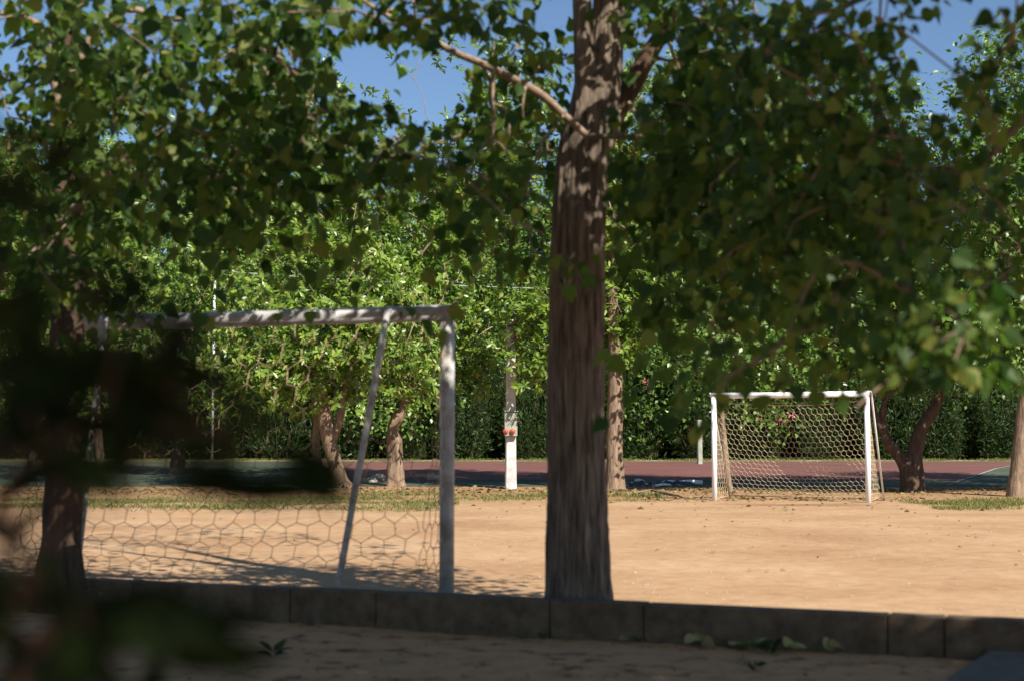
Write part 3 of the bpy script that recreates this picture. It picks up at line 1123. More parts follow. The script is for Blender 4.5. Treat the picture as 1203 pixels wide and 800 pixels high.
tR, PR = shade_tree((5.0, 2.6, -0.035), 'large plane tree whose crown spreads over the near ground, beside the path at right',
                    [(4.2, 1.6, 6.4, 3.6, 3.8, 1.9, 330), (1.8, 2.6, 6.4, 3.0, 3.2, 1.6, 260), (6.6, 1.4, 6.6, 3.0, 3.6, 2.0, 200)], 41)
shade_tree((-3.2, 2.4, -0.035), 'large plane tree whose crown spreads over the near ground, beside the path at left',
           [(-2.0, 3.0, 6.4, 3.4, 3.4, 1.8, 240), (0.4, 3.4, 6.6, 2.8, 3.0, 1.7, 220)], 42)
shade_tree((2.2, -3.2, -0.035), 'large plane tree standing behind the place the view is taken from',
           [(2.6, -2.4, 6.4, 3.6, 3.4, 2.0, 260), (5.8, -2.4, 7.0, 3.4, 3.4, 2.0, 220), (-1.0, -2.0, 6.6, 3.2, 3.2, 1.8, 160)], 43)

# hanging boughs of the right-hand tree that reach into the picture
rng = np.random.default_rng(51)
boughA = [PR[3], np.array([4.2, 3.8, 4.0]), np.array([3.2, 5.2, 4.1]), np.array([2.4, 6.2, 3.6]), np.array([1.6, 6.8, 3.2])]
boughB = [PR[3] + np.array([0, 0, -0.5]), np.array([4.3, 4.0, 3.3]), np.array([3.2, 5.0, 3.1]), np.array([2.3, 5.6, 2.6]), np.array([1.9, 5.8, 2.2])]
for bgh, r0 in ((boughA, 0.06), (boughB, 0.05)):
    trunk_mesh('bough', bgh, [r0, r0 * 0.8, r0 * 0.6, r0 * 0.42, r0 * 0.25], M['bark'], tR, 12, 6, 0.06, 0.12, int(r0 * 100), 4)
C = clumps_px([
    (960, 90, 110, 80, 5.6, 7.4, 44), (980, 230, 110, 80, 5.4, 7.2, 44), (910, 320, 80, 45, 5.2, 7.0, 17), (1080, 210, 80, 60, 5.0, 6.8, 13),
    (1120, 300, 80, 70, 4.9, 6.6, 12), (1105, 400, 40, 38, 4.5, 5.15, 13), (1180, 250, 40, 80, 5.2, 6.6, 6), (1030, 340, 60, 40, 5.0, 6.4, 5),
    (930, 385, 60, 30, 4.8, 6.0, 4), (1003, 482, 10, 20, 4.6, 5.4, 1), (858, 452, 14, 16, 4.8, 5.6, 2), (840, 485, 10, 12, 4.8, 5.4, 1),
    (958, 462, 8, 6, 4.6, 5.4, 1), (1160, 120, 30, 30, 5.0, 6.0, 5), (1190, 30, 30, 40, 4.8, 6.0, 7), (1050, 50, 35, 60, 5.4, 6.6, 8),
    (1000, -60, 260, 50, 6.0, 7.2, 12), (1010, -180, 300, 90, 6.2, 7.6, 9),
], rng)
canopy(tR, [boughA, boughB], C, 17, (0.15, 0.15, 0.15), (0.038, 0.090), rng, SKY_HOLES,
       keep_out=lambda u, v, p: ((v > 505) | ((v > 452) & (u > 1020)) | in_ellipses(u, v, [(925, 510, 78, 44), (905, 466, 46, 16), (975, 466, 12, 14)])))

# dark shrub right in front of the lens
sh = empty('leafy_shrub', (-0.66, 1.08, -0.035), 'very close, dark, out-of-focus shrub leaves in front of everything', 'shrub')
stem = [np.array([-0.66, 1.08, -0.12]), np.array([-0.63, 1.09, 0.35]), np.array([-0.51, 1.11, 0.75]), np.array([-0.46, 1.09, 1.05]), np.array([-0.46, 1.08, 1.40])]
stem2 = [np.array([-0.66, 1.08, -0.12]), np.array([-0.56, 1.09, 0.45]), np.array([-0.43, 1.09, 0.80]), np.array([-0.34, 1.09, 0.98])]
for s_, r0 in ((stem, 0.013), (stem2, 0.011)):
    trunk_mesh('stem', s_, [r0, r0 * 0.9, r0 * 0.75, r0 * 0.6, r0 * 0.4][:len(s_)], M['bark_dark'], sh, 10, 5, 0.05, 0.1, 3, 4)
rng = np.random.default_rng(61)
tg = [(-20, 120), (10, 165), (50, 182), (80, 192), (-30, 190), (-20, 300), (10, 330), (-30, 400), (20, 420), (60, 470), (150, 420), (185, 445), (215, 470),
      (240, 500), (160, 480), (100, 440), (270, 525), (300, 560), (-20, 500), (20, 540), (-30, 620), (-10, 690), (10, 740), (-10, 790), (90, 700), (130, 700),
      (180, 735), (225, 765), (60, 795), (140, 800), (200, 420), (230, 440), (180, 500), (210, 520), (120, 480), (10, 370), (100, 368), (110, 335), (75, 600), (150, 362), (180, 375), (120, 385), (140, 410), (90, 400), (165, 345), (70, 440), (20, 500), (300, 540), (360, 580), (60, 670), (100, 740), (190, 770), (20, 660), (250, 480), (275, 505), (230, 545), (330, 572), (60, 520),
      (50, 560), (250, 420), (0, 600), (40, 690), (80, 720), (150, 715), (120, 760), (30, 780), (240, 720),
      (30, 460), (80, 520), (-10, 220), (30, 640), (20, 710), (120, 730), (60, 760), (200, 710)]
T = np.array([at(u, v, rng.uniform(0.95, 1.25)) for u, v in tg])
ch = skeleton([stem, stem2], T, rng, step=0.06, sag=0.05, tip=0.0018, jit=0.01)
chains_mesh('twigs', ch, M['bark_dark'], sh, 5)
per = 3
pos = np.repeat(T, per, axis=0) + rng.normal(0, 0.012, (len(T) * per, 3))
ax = rng.normal(0, 1, (len(pos), 3)) * np.array([1, 0.6, 0.5]) + np.array([0.5, 0, -0.25])
nm = rng.normal(0, 0.5, (len(pos), 3)) + np.array([0, -0.7, 0.7])
u, v, d = proj(pos + unit(ax) * 0.08)
k = ~in_ellipses(u, v, [(400, 470, 110, 80), (300, 640, 240, 42), (100, 625, 25, 30)])
_, vv_, _ = proj(pos[k])
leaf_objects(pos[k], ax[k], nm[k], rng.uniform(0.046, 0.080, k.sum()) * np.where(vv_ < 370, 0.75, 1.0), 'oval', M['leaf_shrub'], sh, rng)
# one long leaf pair pointing into the picture
pp = np.array([at(240, 578, 1.1), at(290, 562, 1.1), at(205, 720, 1.05), at(180, 735, 1.05)])
aa = np.array([[1, 0.0, 0.02], [1, 0.05, -0.25], [0.8, 0, -0.6], [1, 0, 0.1]])
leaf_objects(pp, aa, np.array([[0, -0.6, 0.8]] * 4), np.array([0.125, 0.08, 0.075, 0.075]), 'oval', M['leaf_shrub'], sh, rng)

# ------------------------------------------------------------------ middle row of trees along the court
def mid_tree(name, label, trunks, balls, seed, depth, base_uv, leafmat='leaf_mid', barkmat='bark_mid', per=25, leafsize=(0.10, 0.18), tpl='lobed',
             spread=(0.24, 0.24, 0.17), ridge=0.08, lump=0.14, snags=0):
    rng = np.random.default_rng(seed)
    bp = at(base_uv[0], base_uv[1], depth)
    gz = float(ground_z(bp[0], bp[1]))
    t = empty(name, (bp[0], bp[1], gz), label, 'tree', None)
    starts = []
    for i, pts in enumerate(trunks):
        P, R = px_path(pts, depth)
        if i == 0:
            P = [np.array([P[0][0], P[0][1], gz - 0.15])] + P; R = [R[0] * 1.15] + R
        trunk_mesh('trunk' if i == 0 else 'limb', P, R, M[barkmat], t, 18, 6, ridge, lump, seed + i, 5)
        starts.append(P[2:] if len(P) > 3 else P)
    B = []
    for (u, v, rx, ry, dd, n) in balls:
        c = at(u, v, depth + dd)
        s = depth / FPX
        B.append((c[0], c[1], c[2], rx * s, max(rx, ry) * s * 0.8, ry * s, n))
    C = clumps_ball(B, rng, 0.25)
    u, v, d = proj(C)
    C = C[~in_ellipses(u, v, SKY_HOLES)]
    ch = skeleton(starts, C, rng, step=0.5, tip=0.006, jit=0.10, sag=0.06)
    for c in [c for c in ch if max(c[1]) > 0.04]:
        V, F = tube_arrays(c[0], c[1], 6, False)
        org = parent_origin(t)
        mesh_obj('branch', np.array([tuple(a - org) for a in V]), F, M[barkmat], t, True)
    chains_mesh('twigs', [c for c in ch if max(c[1]) <= 0.04], M['twig'], t, 5, 'stuff')
    ctr = np.array([bp[0], bp[1] + 0.4, 2.6])
    if tpl == 'lobed':
        tpl = 'broad'
        pos, axis, nrm, sz = scatter_rosettes(C, 4, 8, (0.26, 0.26, 0.20), (0.13, 0.23), rng, ctr)
    else:
        pos, axis, nrm, sz = scatter_leaves(C, per, spread, leafsize, rng, 0.25, 0.2, ctr)
    k = pos[:, 2] > 1.3
    pos, axis, nrm, sz = pos[k], axis[k], nrm[k], sz[k]
    leaves_mesh('crown', pos, axis, nrm, sz, tpl, M[leafmat], t, rng)
    # a few bare twigs poking out of the crown
    for i in range(snags):
        c = C[rng.integers(len(C))]
        d_ = unit(np.array([rng.normal(), -1.2, rng.normal() - 0.2]))
        L = rng.uniform(0.5, 1.1)
        p = [Vector(c), Vector(c + d_ * L * 0.5 + rng.normal(0, 0.05, 3)), Vector(c + d_ * L)]
        MB().tube(p, [0.022, 0.015, 0.006], 5).build('bare_twig', M['twig'], t, True)
    return t


mid_tree('plane_tree', 'small leaning tree at the far left edge of the court', [[(36, 553, 13), (40, 535, 11), (46, 505, 10), (50, 460, 9), (52, 400, 6)]],
         [(50, 400, 70, 70, 0, 60), (40, 300, 60, 60, 0, 40)], 101, 44.0, (36, 553))
mid_tree('plane_tree', 'slim pale-trunked tree left of the stout tan trunk at court edge',
         [[(119, 572, 13), (118, 545, 10), (115, 510, 10), (113, 480, 9), (112, 420, 7)]],
         [(110, 400, 85, 75, 0, 80), (130, 300, 70, 60, 0.5, 50), (120, 200, 80, 70, 1, 60), (130, 110, 60, 60, 1, 40)], 102, 35.5, (119, 572))
mid_tree('plane_tree', 'stout straight tan-trunked tree with low branches at left side of court',
         [[(208, 558, 21), (208, 550, 17), (210, 525, 15), (212, 500, 14), (212, 450, 12), (214, 390, 8)]],
         [(215, 400, 95, 75, 0, 100), (225, 300, 80, 65, 0.5, 70), (225, 225, 75, 60, 1, 60)], 103, 41.0, (208, 558), snags=3)
mid_tree('plane_tree', 'tree with twin trunks, one leaning and pale, on left side of court',
         [[(406, 578, 27), (400, 566, 20), (394, 545, 17), (387, 520, 17), (383, 497, 19), (380, 475, 16), (372, 430, 11)],
          [(375, 575, 15, 35), (374, 560, 12, 35), (373, 545, 11, 35), (371, 510, 8, 35), (372, 480, 7, 35), (366, 420, 6, 35)],
          [(388, 525, 10), (397, 500, 10), (403, 470, 9), (412, 430, 8), (420, 380, 6)]],
         [(350, 400, 110, 85, 0, 150), (440, 400, 90, 75, -0.5, 110), (380, 320, 110, 60, 0.5, 110), (300, 440, 70, 55, -0.5, 55), (370, 240, 100, 55, 1.5, 90), (340, 175, 60, 50, 2, 45), (390, 130, 130, 80, 1, 130)], 104, 34.0, (405, 578), snags=9)
mid_tree('plane_tree', 'tree with gnarled hollow twisted trunk beside the twin-trunked tree',
         [[(467, 576, 34), (466, 566, 24), (465, 545, 16), (463, 520, 17), (462, 503, 13), (468, 490, 15), (474, 478, 9), (476, 440, 7)],
          [(461, 522, 9), (463, 505, 7), (467, 492, 7), (472, 486, 6)]],
         [(500, 400, 75, 80, 0.5, 110), (530, 330, 70, 65, 1, 90), (556, 420, 36, 60, 0.5, 40), (520, 250, 90, 60, 1.5, 90), (560, 190, 70, 45, 2, 45), (560, 110, 110, 80, 1, 120)], 105, 34.6, (467, 576), ridge=0.22, lump=0.45, snags=6)
mid_tree('plane_tree', 'tree with straight tan trunk dappled by shade right behind the furrowed trunk',
         [[(722, 577, 30), (722, 568, 24), (722, 540, 20), (722, 500, 20), (723, 460, 18), (722, 420, 15), (720, 350, 12), (722, 260, 8)]],
         [(700, 380, 80, 60, 0.5, 85), (640, 390, 65, 60, 0.5, 75), (760, 330, 80, 70, 0.5, 90), (700, 280, 90, 60, 0.5, 80), (650, 440, 30, 30, 0, 20), (700, 190, 110, 70, 1.5, 100), (760, 120, 100, 80, 1, 110)],
         106, 32.8, (722, 577), snags=3)
mid_tree('plane_tree', 'slender sapling with thin tan trunk just behind the far white goal',
         [[(857, 577, 9), (855, 560, 7), (851, 520, 7), (848, 485, 6), (845, 440, 5)]],
         [(850, 400, 80, 55, 0, 70), (900, 420, 60, 40, 0.5, 40), (880, 330, 90, 60, 1, 100), (880, 230, 110, 80, 1.0, 140), (880, 130, 100, 80, 1.0, 120)], 107, 31.5, (857, 577), leafmat='leaf_back', tpl='rhomb')
mid_tree('plane_tree', 'dark low-forked tree with spreading limbs right of the far white goal',
         [[(1072, 584, 34), (1072, 572, 28), (1071, 556, 27), (1074, 535, 18), (1082, 505, 15), (1100, 475, 12), (1112, 440, 9)],
          [(1068, 556, 20), (1058, 538, 15), (1044, 520, 14), (1038, 500, 9), (1040, 470, 6), (1062, 445, 5)],
          [(1044, 520, 10), (1026, 480, 7), (1028, 450, 6), (1045, 420, 4)]],
         [(1070, 400, 110, 60, 0.5, 120), (980, 400, 70, 45, 1.0, 60), (1060, 320, 110, 60, 0.5, 90), (1040, 230, 120, 80, 0.5, 160), (1010, 140, 100, 80, 0.5, 120)], 108, 31.0, (1072, 584), leafmat='leaf_back', barkmat='bark_dark', tpl='rhomb')  # darker bark stands in for the crown's shade on trunk and limbs
mid_tree('plane_tree', 'stout pale-trunked tree on a red earth mound right of the dark forked tree',
         [[(1194, 590, 28), (1194, 580, 23), (1195, 560, 19), (1198, 530, 18), (1202, 500, 18), (1206, 460, 17), (1208, 400, 15), (1200, 330, 10)]],
         [(1180, 380, 100, 70, 0.5, 130), (1200, 290, 90, 70, 0.5, 90), (1120, 360, 50, 50, 1, 40), (1190, 200, 100, 80, 0.5, 130), (1200, 100, 90, 80, 0.5, 110)], 109, 29.0, (1192, 590), leafmat='leaf_back', tpl='rhomb')

mid_tree('plane_tree', 'broad plane tree beyond the stout pale-trunked tree, shading the court',
         [[(1330, 590, 30), (1330, 560, 24), (1331, 500, 22), (1330, 420, 16), (1332, 330, 10)]],
         [(1320, 380, 130, 80, 0.5, 170), (1320, 270, 130, 90, 0.5, 200), (1310, 140, 120, 90, 0.5, 170)], 110, 30.0, (1330, 590), leafmat='leaf_back', tpl='rhomb')
mid_tree('plane_tree', 'broad plane tree at the outer corner of the court, farthest along the row',
         [[(1450, 585, 28), (1450, 560, 22), (1451, 500, 20), (1450, 420, 16), (1452, 330, 10)]],
         [(1450, 380, 130, 80, 0.5, 160), (1450, 270, 130, 90, 0.5, 190), (1440, 140, 120, 90, 0.5, 160)], 111, 32.0, (1450, 585), leafmat='leaf_back', tpl='rhomb')

# ------------------------------------------------------------------ tall trees behind the hedge
def tall_tree(seed, height, crown_r, tpl='rhomb'):
    rng = np.random.default_rng(seed)
    t = empty('tall_tree', (0, 0, 0), 'x', 'tree', 'tall trees behind the oleander hedge')
    P = [np.array([0, 0, -0.2]), np.array([0, 0, 0.8]), np.array([0.1, 0, height * 0.3]), np.array([-0.05, 0.1, height * 0.6]), np.array([0, 0, height * 0.92])]
    trunk_mesh('trunk', P, [0.30, 0.22, 0.17, 0.10, 0.03], M['bark_dark'], t, 12, 4, 0.05, 0.1, seed, 4)
    balls = []
    n = 9
    for i in range(n):
        f = i / (n - 1)
        z = height * (0.16 + 0.80 * f)
        r = crown_r * (1.0 - 0.62 * max(0, f - 0.4) / 0.6) * rng.uniform(0.8, 1.1)
        a = rng.uniform(0, 6.28)
        balls.append((math.cos(a) * r * 0.35, math.sin(a) * r * 0.35, z, r, r, height * 0.085, int(20 + 26 * r)))
    C = clumps_ball(balls, rng, 0.2)
    ch = skeleton([P[1:]], C, rng, step=0.9, tip=0.01, jit=0.1, sag=-0.1)
    chains_mesh('limbs', ch, M['bark_dark'], t, 5, 'stuff')
    pos, axis, nrm, sz = scatter_leaves(C, 26, (0.34, 0.34, 0.42), (0.16, 0.27), rng, 0.2, 0.0, C.mean(0) * np.array([0, 0, 0.7]))
    leaves_mesh('crown', pos, axis, nrm, sz, tpl, M['leaf_back'], t, rng)
    return t


def copy_tree(o):
    c = o.copy(); COL.objects.link(c)
    for k, v in o.items():
        c[k] = v
    for chd in [q for q in bpy.data.objects if q.parent == o]:
        d = chd.copy(); COL.objects.link(d); d.parent = c
    return c


protos = [tall_tree(201, 14.0, 3.0), tall_tree(202, 13.2, 3.4), tall_tree(203, 15.0, 2.6)]
spots = []
rng = np.random.default_rng(77)
for i, u in enumerate(range(-120, 1360, 66)):
    spots.append((u + rng.uniform(-18, 18), 64.0 + rng.uniform(-1.5, 2.0), rng.uniform(0.86, 1.08), i % 3))
for i, u in enumerate(range(-80, 1330, 84)):
    spots.append((u + rng.uniform(-25, 25), 72.0 + rng.uniform(-2, 2), rng.uniform(0.85, 1.05), (i + 1) % 3))
used = [False] * 3
for (u, dd, s, k) in spots:
    o = protos[k] if not used[k] else copy_tree(protos[k])
    used[k] = True
    x = (u - 601.5) / FPX * dd
    if 400 < u < 570 or 1060 < u < 1150:
        s *= 0.9
    o.location = (x, dd, 0.34)
    o.scale = (s * 1.05, s * 1.05, s)
    o.rotation_euler = (0, 0, rng.uniform(0, 6.28))
    o['label'] = 'tall leafy green tree in the dense row of trees behind the hedge' if dd < 69 else 'tall leafy green tree showing behind the first row of tall trees'
    o['group'] = 'tall trees in first row behind hedge' if dd < 69 else 'tall trees in second row behind hedge'

# ------------------------------------------------------------------ oleander hedge
def oleander(seed):
    rng = np.random.default_rng(seed)
    t = empty('oleander_shrub', (0, 0, 0), 'tall dark green oleander shrub in the long hedge behind the court', 'shrub', 'oleander shrubs in the hedge behind the court')
    n = 46
    tops = np.stack([rng.uniform(-1.8, 1.8, n), rng.uniform(-0.9, 0.9, n), rng.uniform(1.2, 4.6, n)], 1)
    ch = []
    Cs = []
    for q in tops:
        b0 = np.array([q[0] * 0.35, q[1] * 0.35, -0.1])
        m_ = (b0 + q) / 2 + rng.normal(0, 0.12, 3)
        ch.append(([Vector(b0), Vector(m_), Vector(q)], [0.018, 0.013, 0.006]))
        for f in np.linspace(0.10, 1.0, 7):
            Cs.append(b0 + (q - b0) * f + rng.normal(0, 0.15, 3))
    chains_mesh('stems', ch, M['bark_dark'], t, 5, 'stuff')
    Cs = np.array(Cs)
    pos, axis, nrm, sz = scatter_leaves(Cs, 21, (0.14, 0.14, 0.14), (0.20, 0.34), rng, -0.5, 0.0)
    k = pos[:, 2] > 0.1
    pos, axis, nrm, sz = pos[k], axis[k], nrm[k], sz[k]
    leaves_mesh('foliage', pos, axis, nrm, sz, 'lance', M['leaf_oleander'], t, rng)
    # undergrowth at the foot
    return t


ol = [oleander(301), oleander(302), oleander(303)]
used = [False] * 3
k = 0
for row, (dd, off) in enumerate(((60.6, 0.0), (62.2, 1.3))):
    x = -25.0 + off
    while x < 25.5:
        i = k % 3
        o = ol[i] if not used[i] else copy_tree(ol[i])
        used[i] = True
        o.location = (x + rng.uniform(-0.3, 0.3), dd + rng.uniform(-0.2, 0.2), 0.34)
        o.rotation_euler = (0, 0, rng.choice([0, math.pi]) + rng.uniform(-0.3, 0.3))
        s = rng.uniform(0.72, 1.18) * (1.0 if row == 0 else 1.2)
        o.scale = (s, s, s)
        if row:
            o['label'] = 'dark oleander shrub in the rear line of the hedge, mostly hidden by the front line'
            o['group'] = 'oleander shrubs in rear line of hedge'
        x += 2.55; k += 1
# pink blossoms on the shrubs behind the goal and beside the straight trunk
bpy.context.view_layer.update()
fronts = [o for o in bpy.data.objects if o.get('category') == 'shrub' and 60.0 < o.location.y < 61.2]
for (u, v, d) in ((895, 491, 59.4), (917, 493, 59.4), (925, 490, 59.3), (759, 449, 59.5), (931, 487, 59.4)):
    c = at(u, v, d)
    host = min(fronts, key=lambda o: abs(o.location.x - c[0]))
    r2 = np.random.default_rng(int(u))
    n = 14
    o = leaves_mesh('blossom', c + r2.normal(0, 0.09, (n, 3)), r2.normal(0, 1, (n, 3)), r2.normal(0, 1, (n, 3)) + np.array([0, -1, 0.3]),
                    r2.uniform(0.07, 0.12, n), 'rhomb', M['petal'], None, r2, None)
    o['label'] = 'pink blossom cluster'
    o.parent = host
    o.matrix_parent_inverse = host.matrix_world.inverted()

# ------------------------------------------------------------------ poles, cable, pipes
b0 = on_ground(600, 574); dpt = b0[1]
pl = empty('utility_pole', (b0[0], dpt, float(ground_z(b0[0], dpt))), 'square whitewashed concrete pole with a small box at the court edge', 'pole')
sc_ = dpt / FPX
hp = at(600, 376, dpt)[2]
z0 = float(pl.location.z)
V = []; 
for z, w in ((z0 - 0.3, 0.135), (z0 + 0.02, 0.130), (z0 + 0.9, 0.118), (z0 + 1.35, 0.115)):
    V.append((z, w))


def taper(name, secs, material, parent, c, rz=0.1):
    VV = []; FF = []
    ca, sa = math.cos(rz), math.sin(rz)
    for z, w in secs:
        for sx, sy in ((-1, -0.86), (-0.86, -1), (0.86, -1), (1, -0.86), (1, 0.86), (0.86, 1), (-0.86, 1), (-1, 0.86)):
            x, y = sx * w, sy * w
            VV.append((c[0] + x * ca - y * sa, c[1] + x * sa + y * ca, z))
    n = len(secs)
    for i in range(n - 1):
        for k_ in range(8):
            j = (k_ + 1) % 8
            FF.append((i * 8 + k_, i * 8 + j, i * 8 + 8 + j, i * 8 + 8 + k_))
    FF.append(tuple(range(7, -1, -1))); FF.append(tuple((n - 1) * 8 + k_ for k_ in range(8)))
    org = np.array(parent_origin(parent))
    return mesh_obj(name, np.array(VV) - org, FF, material, parent)


taper('pale_base', V, M['pole_pale'], pl, (b0[0], dpt))  # lower section in a paler tone than the shaft above
taper('shaft', [(z0 + 1.35, 0.113), (z0 + 2.6, 0.108), (hp, 0.10)], M['concrete'], pl, (b0[0], dpt))
bc = at(600, 498, dpt - 0.20)
boxo = MB().box(bc, (0.30, 0.12, 0.56), 0.1, 0.012).build('meter_box', M['box'], pl)
for dx in (-0.09, 0.07):
    q = bc + np.array([dx - 0.03, -0.09, -0.17])
    MB().tube([q + np.array([0, 0.03, 0]), q, q + np.array([0, -0.03, 0])], [0.06, 0.065, 0.045], 12).build('red_knob', M['red'], boxo, True)
    MB().tube([q + np.array([0, -0.025, 0]), q + np.array([0, -0.034, 0])], [0.02, 0.02], 8).build('knob_core', M['tarp'], boxo, True)
MB().box(bc + np.array([0.0, -0.005, 0.30]), (0.34, 0.17, 0.025), 0.1, 0.004).build('box_cover', M['box'], pl)
tp = at(606, 392, dpt - 0.16)
for i, (dx, dz) in enumerate(((0.0, 0.28), (0.03, 0.12), (-0.01, -0.02), (-0.05, -0.10))):
    q = tp + np.array([dx, 0, dz])
    MB().tube([q + np.array([0, 0, -0.07]), q + np.array([0, 0, -0.03]), q + np.array([0, 0, 0.0]), q + np.array([0, 0, 0.05])], [0.05, 0.085, 0.04, 0.05], 10).build('insulator', M['rust'], pl, True)
MB().tube([tp + np.array([0, 0.05, -0.2]), tp + np.array([0, 0.05, 0.42])], 0.02, 6).build('bracket', M['rust'], pl, True)

bq = on_ground(249, 541)
p2 = empty('steel_post', (bq[0], bq[1], float(ground_z(bq[0], bq[1]))), 'thin grey steel post beyond the court holding the cable', 'post')
ht = at(249, 318, bq[1])[2]
MB().tube([(bq[0], bq[1], p2.location.z - 0.2), (bq[0], bq[1], ht)], 0.055, 10).build('shaft', M['steel'], p2, True)
MB().tube([(bq[0], bq[1], ht), (bq[0], bq[1], ht + 0.05)], [0.07, 0.05], 10).build('cap', M['steel'], p2, True)
e2 = np.array([22.0, bq[1] - 12, 0.0])
p3 = empty('steel_post', (e2[0], e2[1], float(ground_z(e2[0], e2[1]))), 'thin grey steel post at the right end of the cable', 'post')
MB().tube([(e2[0], e2[1], -0.2), (e2[0], e2[1], 6.3)], 0.055, 10).build('shaft', M['steel'], p3, True)
MB().tube([(e2[0], e2[1], 6.3), (e2[0], e2[1], 6.35)], [0.07, 0.05], 10).build('cap', M['steel'], p3, True)
A_ = np.array([bq[0], bq[1], ht]); B_ = np.array([e2[0], e2[1], 6.28])
pts = []
for t in np.linspace(0, 1, 40):
    p = A_ + (B_ - A_) * t; p[2] -= 0.55 * 4 * t * (1 - t)
    pts.append(tuple(p))
cab = MB().tube(pts, 0.018, 5).build('overhead_cable', M['steel'], None, True)
tag(cab, 'thin pale cable strung high across the trees beyond the court', 'cable')

gp = on_ground(822, 545)
MB_ = MB().box((gp[0], gp[1], 0.95), (0.17, 0.17, 1.9), 0.2, 0.02).build('concrete_post', M['box'])
tag(MB_, 'short grey concrete post at the foot of the hedge', 'post')

# heap of pipes and dark sheet at the edge of the court
gl = [((747, 567), (760, 571), 0.045), ((779, 569), (788, 566), 0.05), ((798, 570), (823, 569), 0.055), ((735, 570), (750, 572), 0.035), ((770, 572), (783, 569), 0.03)]
for i, (a0, a1, r_) in enumerate(gl):
    A0 = on_ground(*a0); A1 = on_ground(*a1)
    A1 = A0 + (A1 - A0) * np.array([1, 0.25, 1])
    for q in (A0, A1):
        q[2] = float(ground_z(q[0], q[1])) + r_ * (0.9 if i % 2 else 1.3)
    mid_ = (A0 + A1) / 2 + np.array([0, 0, 0.02])
    o = MB().tube([A0, mid_, A1], r_, 10).build('plastic_pipe', M['pvc'], None, True)
    tag(o, 'white plastic pipe lying in the heap between straight tan trunk and far goal', 'pipe', 'white pipes in the heap')
for i, (u, v, n_) in enumerate(((752, 571, 1), (790, 570, 2))):
    c = on_ground(u, v)
    r2 = np.random.default_rng(400 + i)
    nx_, ny_ = 16, 8
    VV = []; FF = []
    for j in range(ny_):
        for q in range(nx_):
            x = c[0] + (q / (nx_ - 1) - 0.5) * 1.5; y = c[1] + (j / (ny_ - 1) - 0.5) * 0.5
            e = math.sin(math.pi * q / (nx_ - 1)) * math.sin(math.pi * j / (ny_ - 1))
            VV.append((x, y, float(ground_z(x, y)) + 0.008 + 0.10 * e * (0.5 + r2.random())))
    for j in range(ny_ - 1):
        for q in range(nx_ - 1):
            FF.append((j * nx_ + q, j * nx_ + q + 1, (j + 1) * nx_ + q + 1, (j + 1) * nx_ + q))
    o = mesh_obj('plastic_sheet', VV, FF, M['tarp'])
    tag(o, ('crumpled dark sheet beside the foot of the straight tan trunk', 'crumpled dark sheet under the pipes next to the far goal')[i], 'sheet')
# fallen branch
A0 = on_ground(735, 582); 
pts = [on_ground(u, v) + np.array([0, 0, 0.03]) for u, v in ((737, 581), (765, 577), (785, 581), (803, 585))]
o = MB().tube(pts, [0.012, 0.025, 0.03, 0.015], 6).build('fallen_branch', M['twig'], None, True)
tag(o, 'thin fallen branch lying on the sand near the pipes', 'branch')
# stones by the hollow tree
for i, (u, v, s) in enumerate(((437, 566, 0.16), (445, 564, 0.2), (427, 566, 0.13), (509, 563, 0.16), (121, 563, 0.2))):
    c = on_ground(u, v)
    r2 = np.random.default_rng(500 + i)
    import bmesh
    bm = bmesh.new()
    bmesh.ops.create_icosphere(bm, subdivisions=2, radius=s)
    for vv in bm.verts:
        vv.co *= 1 + 0.25 * mnoise.noise(vv.co * 6 + Vector((i * 3, 0, 0)))
        vv.co.z *= 0.6
    me = bpy.data.meshes.new('stone'); bm.to_mesh(me); bm.free()
    me.materials.append(M['stone'])
    o = bpy.data.objects.new('stone', me); COL.objects.link(o)
    o.location = (c[0], c[1], float(ground_z(c[0], c[1])) + s * 0.3)
    tag(o, ('rough pale stone lying at the foot of the slim pale trunk' if i == 4 else 'rough stone lying on the earth by the hollow twisted trunk'), 'stone', None if i == 4 else 'stones by the hollow trunk')

# ------------------------------------------------------------------ grass, litter, weeds, fallen leaves
def grass_patch(name, zones, seed, h=(0.03, 0.09), label=None):
    rng = np.random.default_rng(seed)
    pos = []
    for (x0, x1, y0, y1, n) in zones:
        x = rng.uniform(x0, x1, n); y = y0 + (y1 - y0) * rng.beta(2, 2, n)
        w = np.sin(x * 1.3 + y) * np.sin(y * 1.9 - x * 0.7) + rng.normal(0, 0.5, n)
        k = w > 0.35
        pos.append(np.stack([x[k], y[k], ground_z(x[k], y[k])], 1))
    P = np.vstack(pos)
    P = np.repeat(P, 4, axis=0) + rng.normal(0, 0.03, (len(P) * 4, 3)) * np.array([1, 1, 0])
    ax = rng.normal(0, 0.55, (len(P), 3)) * np.array([1, 1, 0]) + np.array([0, 0, 1.0])
    nm = rng.normal(0, 1, (len(P), 3))
    o = leaves_mesh(name, P, ax, nm, rng.uniform(h[0], h[1], len(P)), 'blade', M['grass'], None, rng, 'stuff')
    tag(o, label, 'grass')
    return o


grass_patch('grass', [(-9.5, -1.0, 22.5, 28.5, 15000), (-5, 2.5, 26, 31.5, 5000)], 601, label='short yellowish grass at the sand edge on the left of the furrowed trunk')
grass_patch('grass', [(7.0, 13.5, 23.0, 27.5, 12000)], 602, label='short yellowish grass at the sand edge right of the far goal')
grass_patch('grass', [(1.5, 3.0, 27.5, 29.5, 500), (-26, 24, 57.3, 60.0, 16000)], 603, (0.04, 0.14), label='sparse grass tufts on the verge below the hedge and by the pipes')


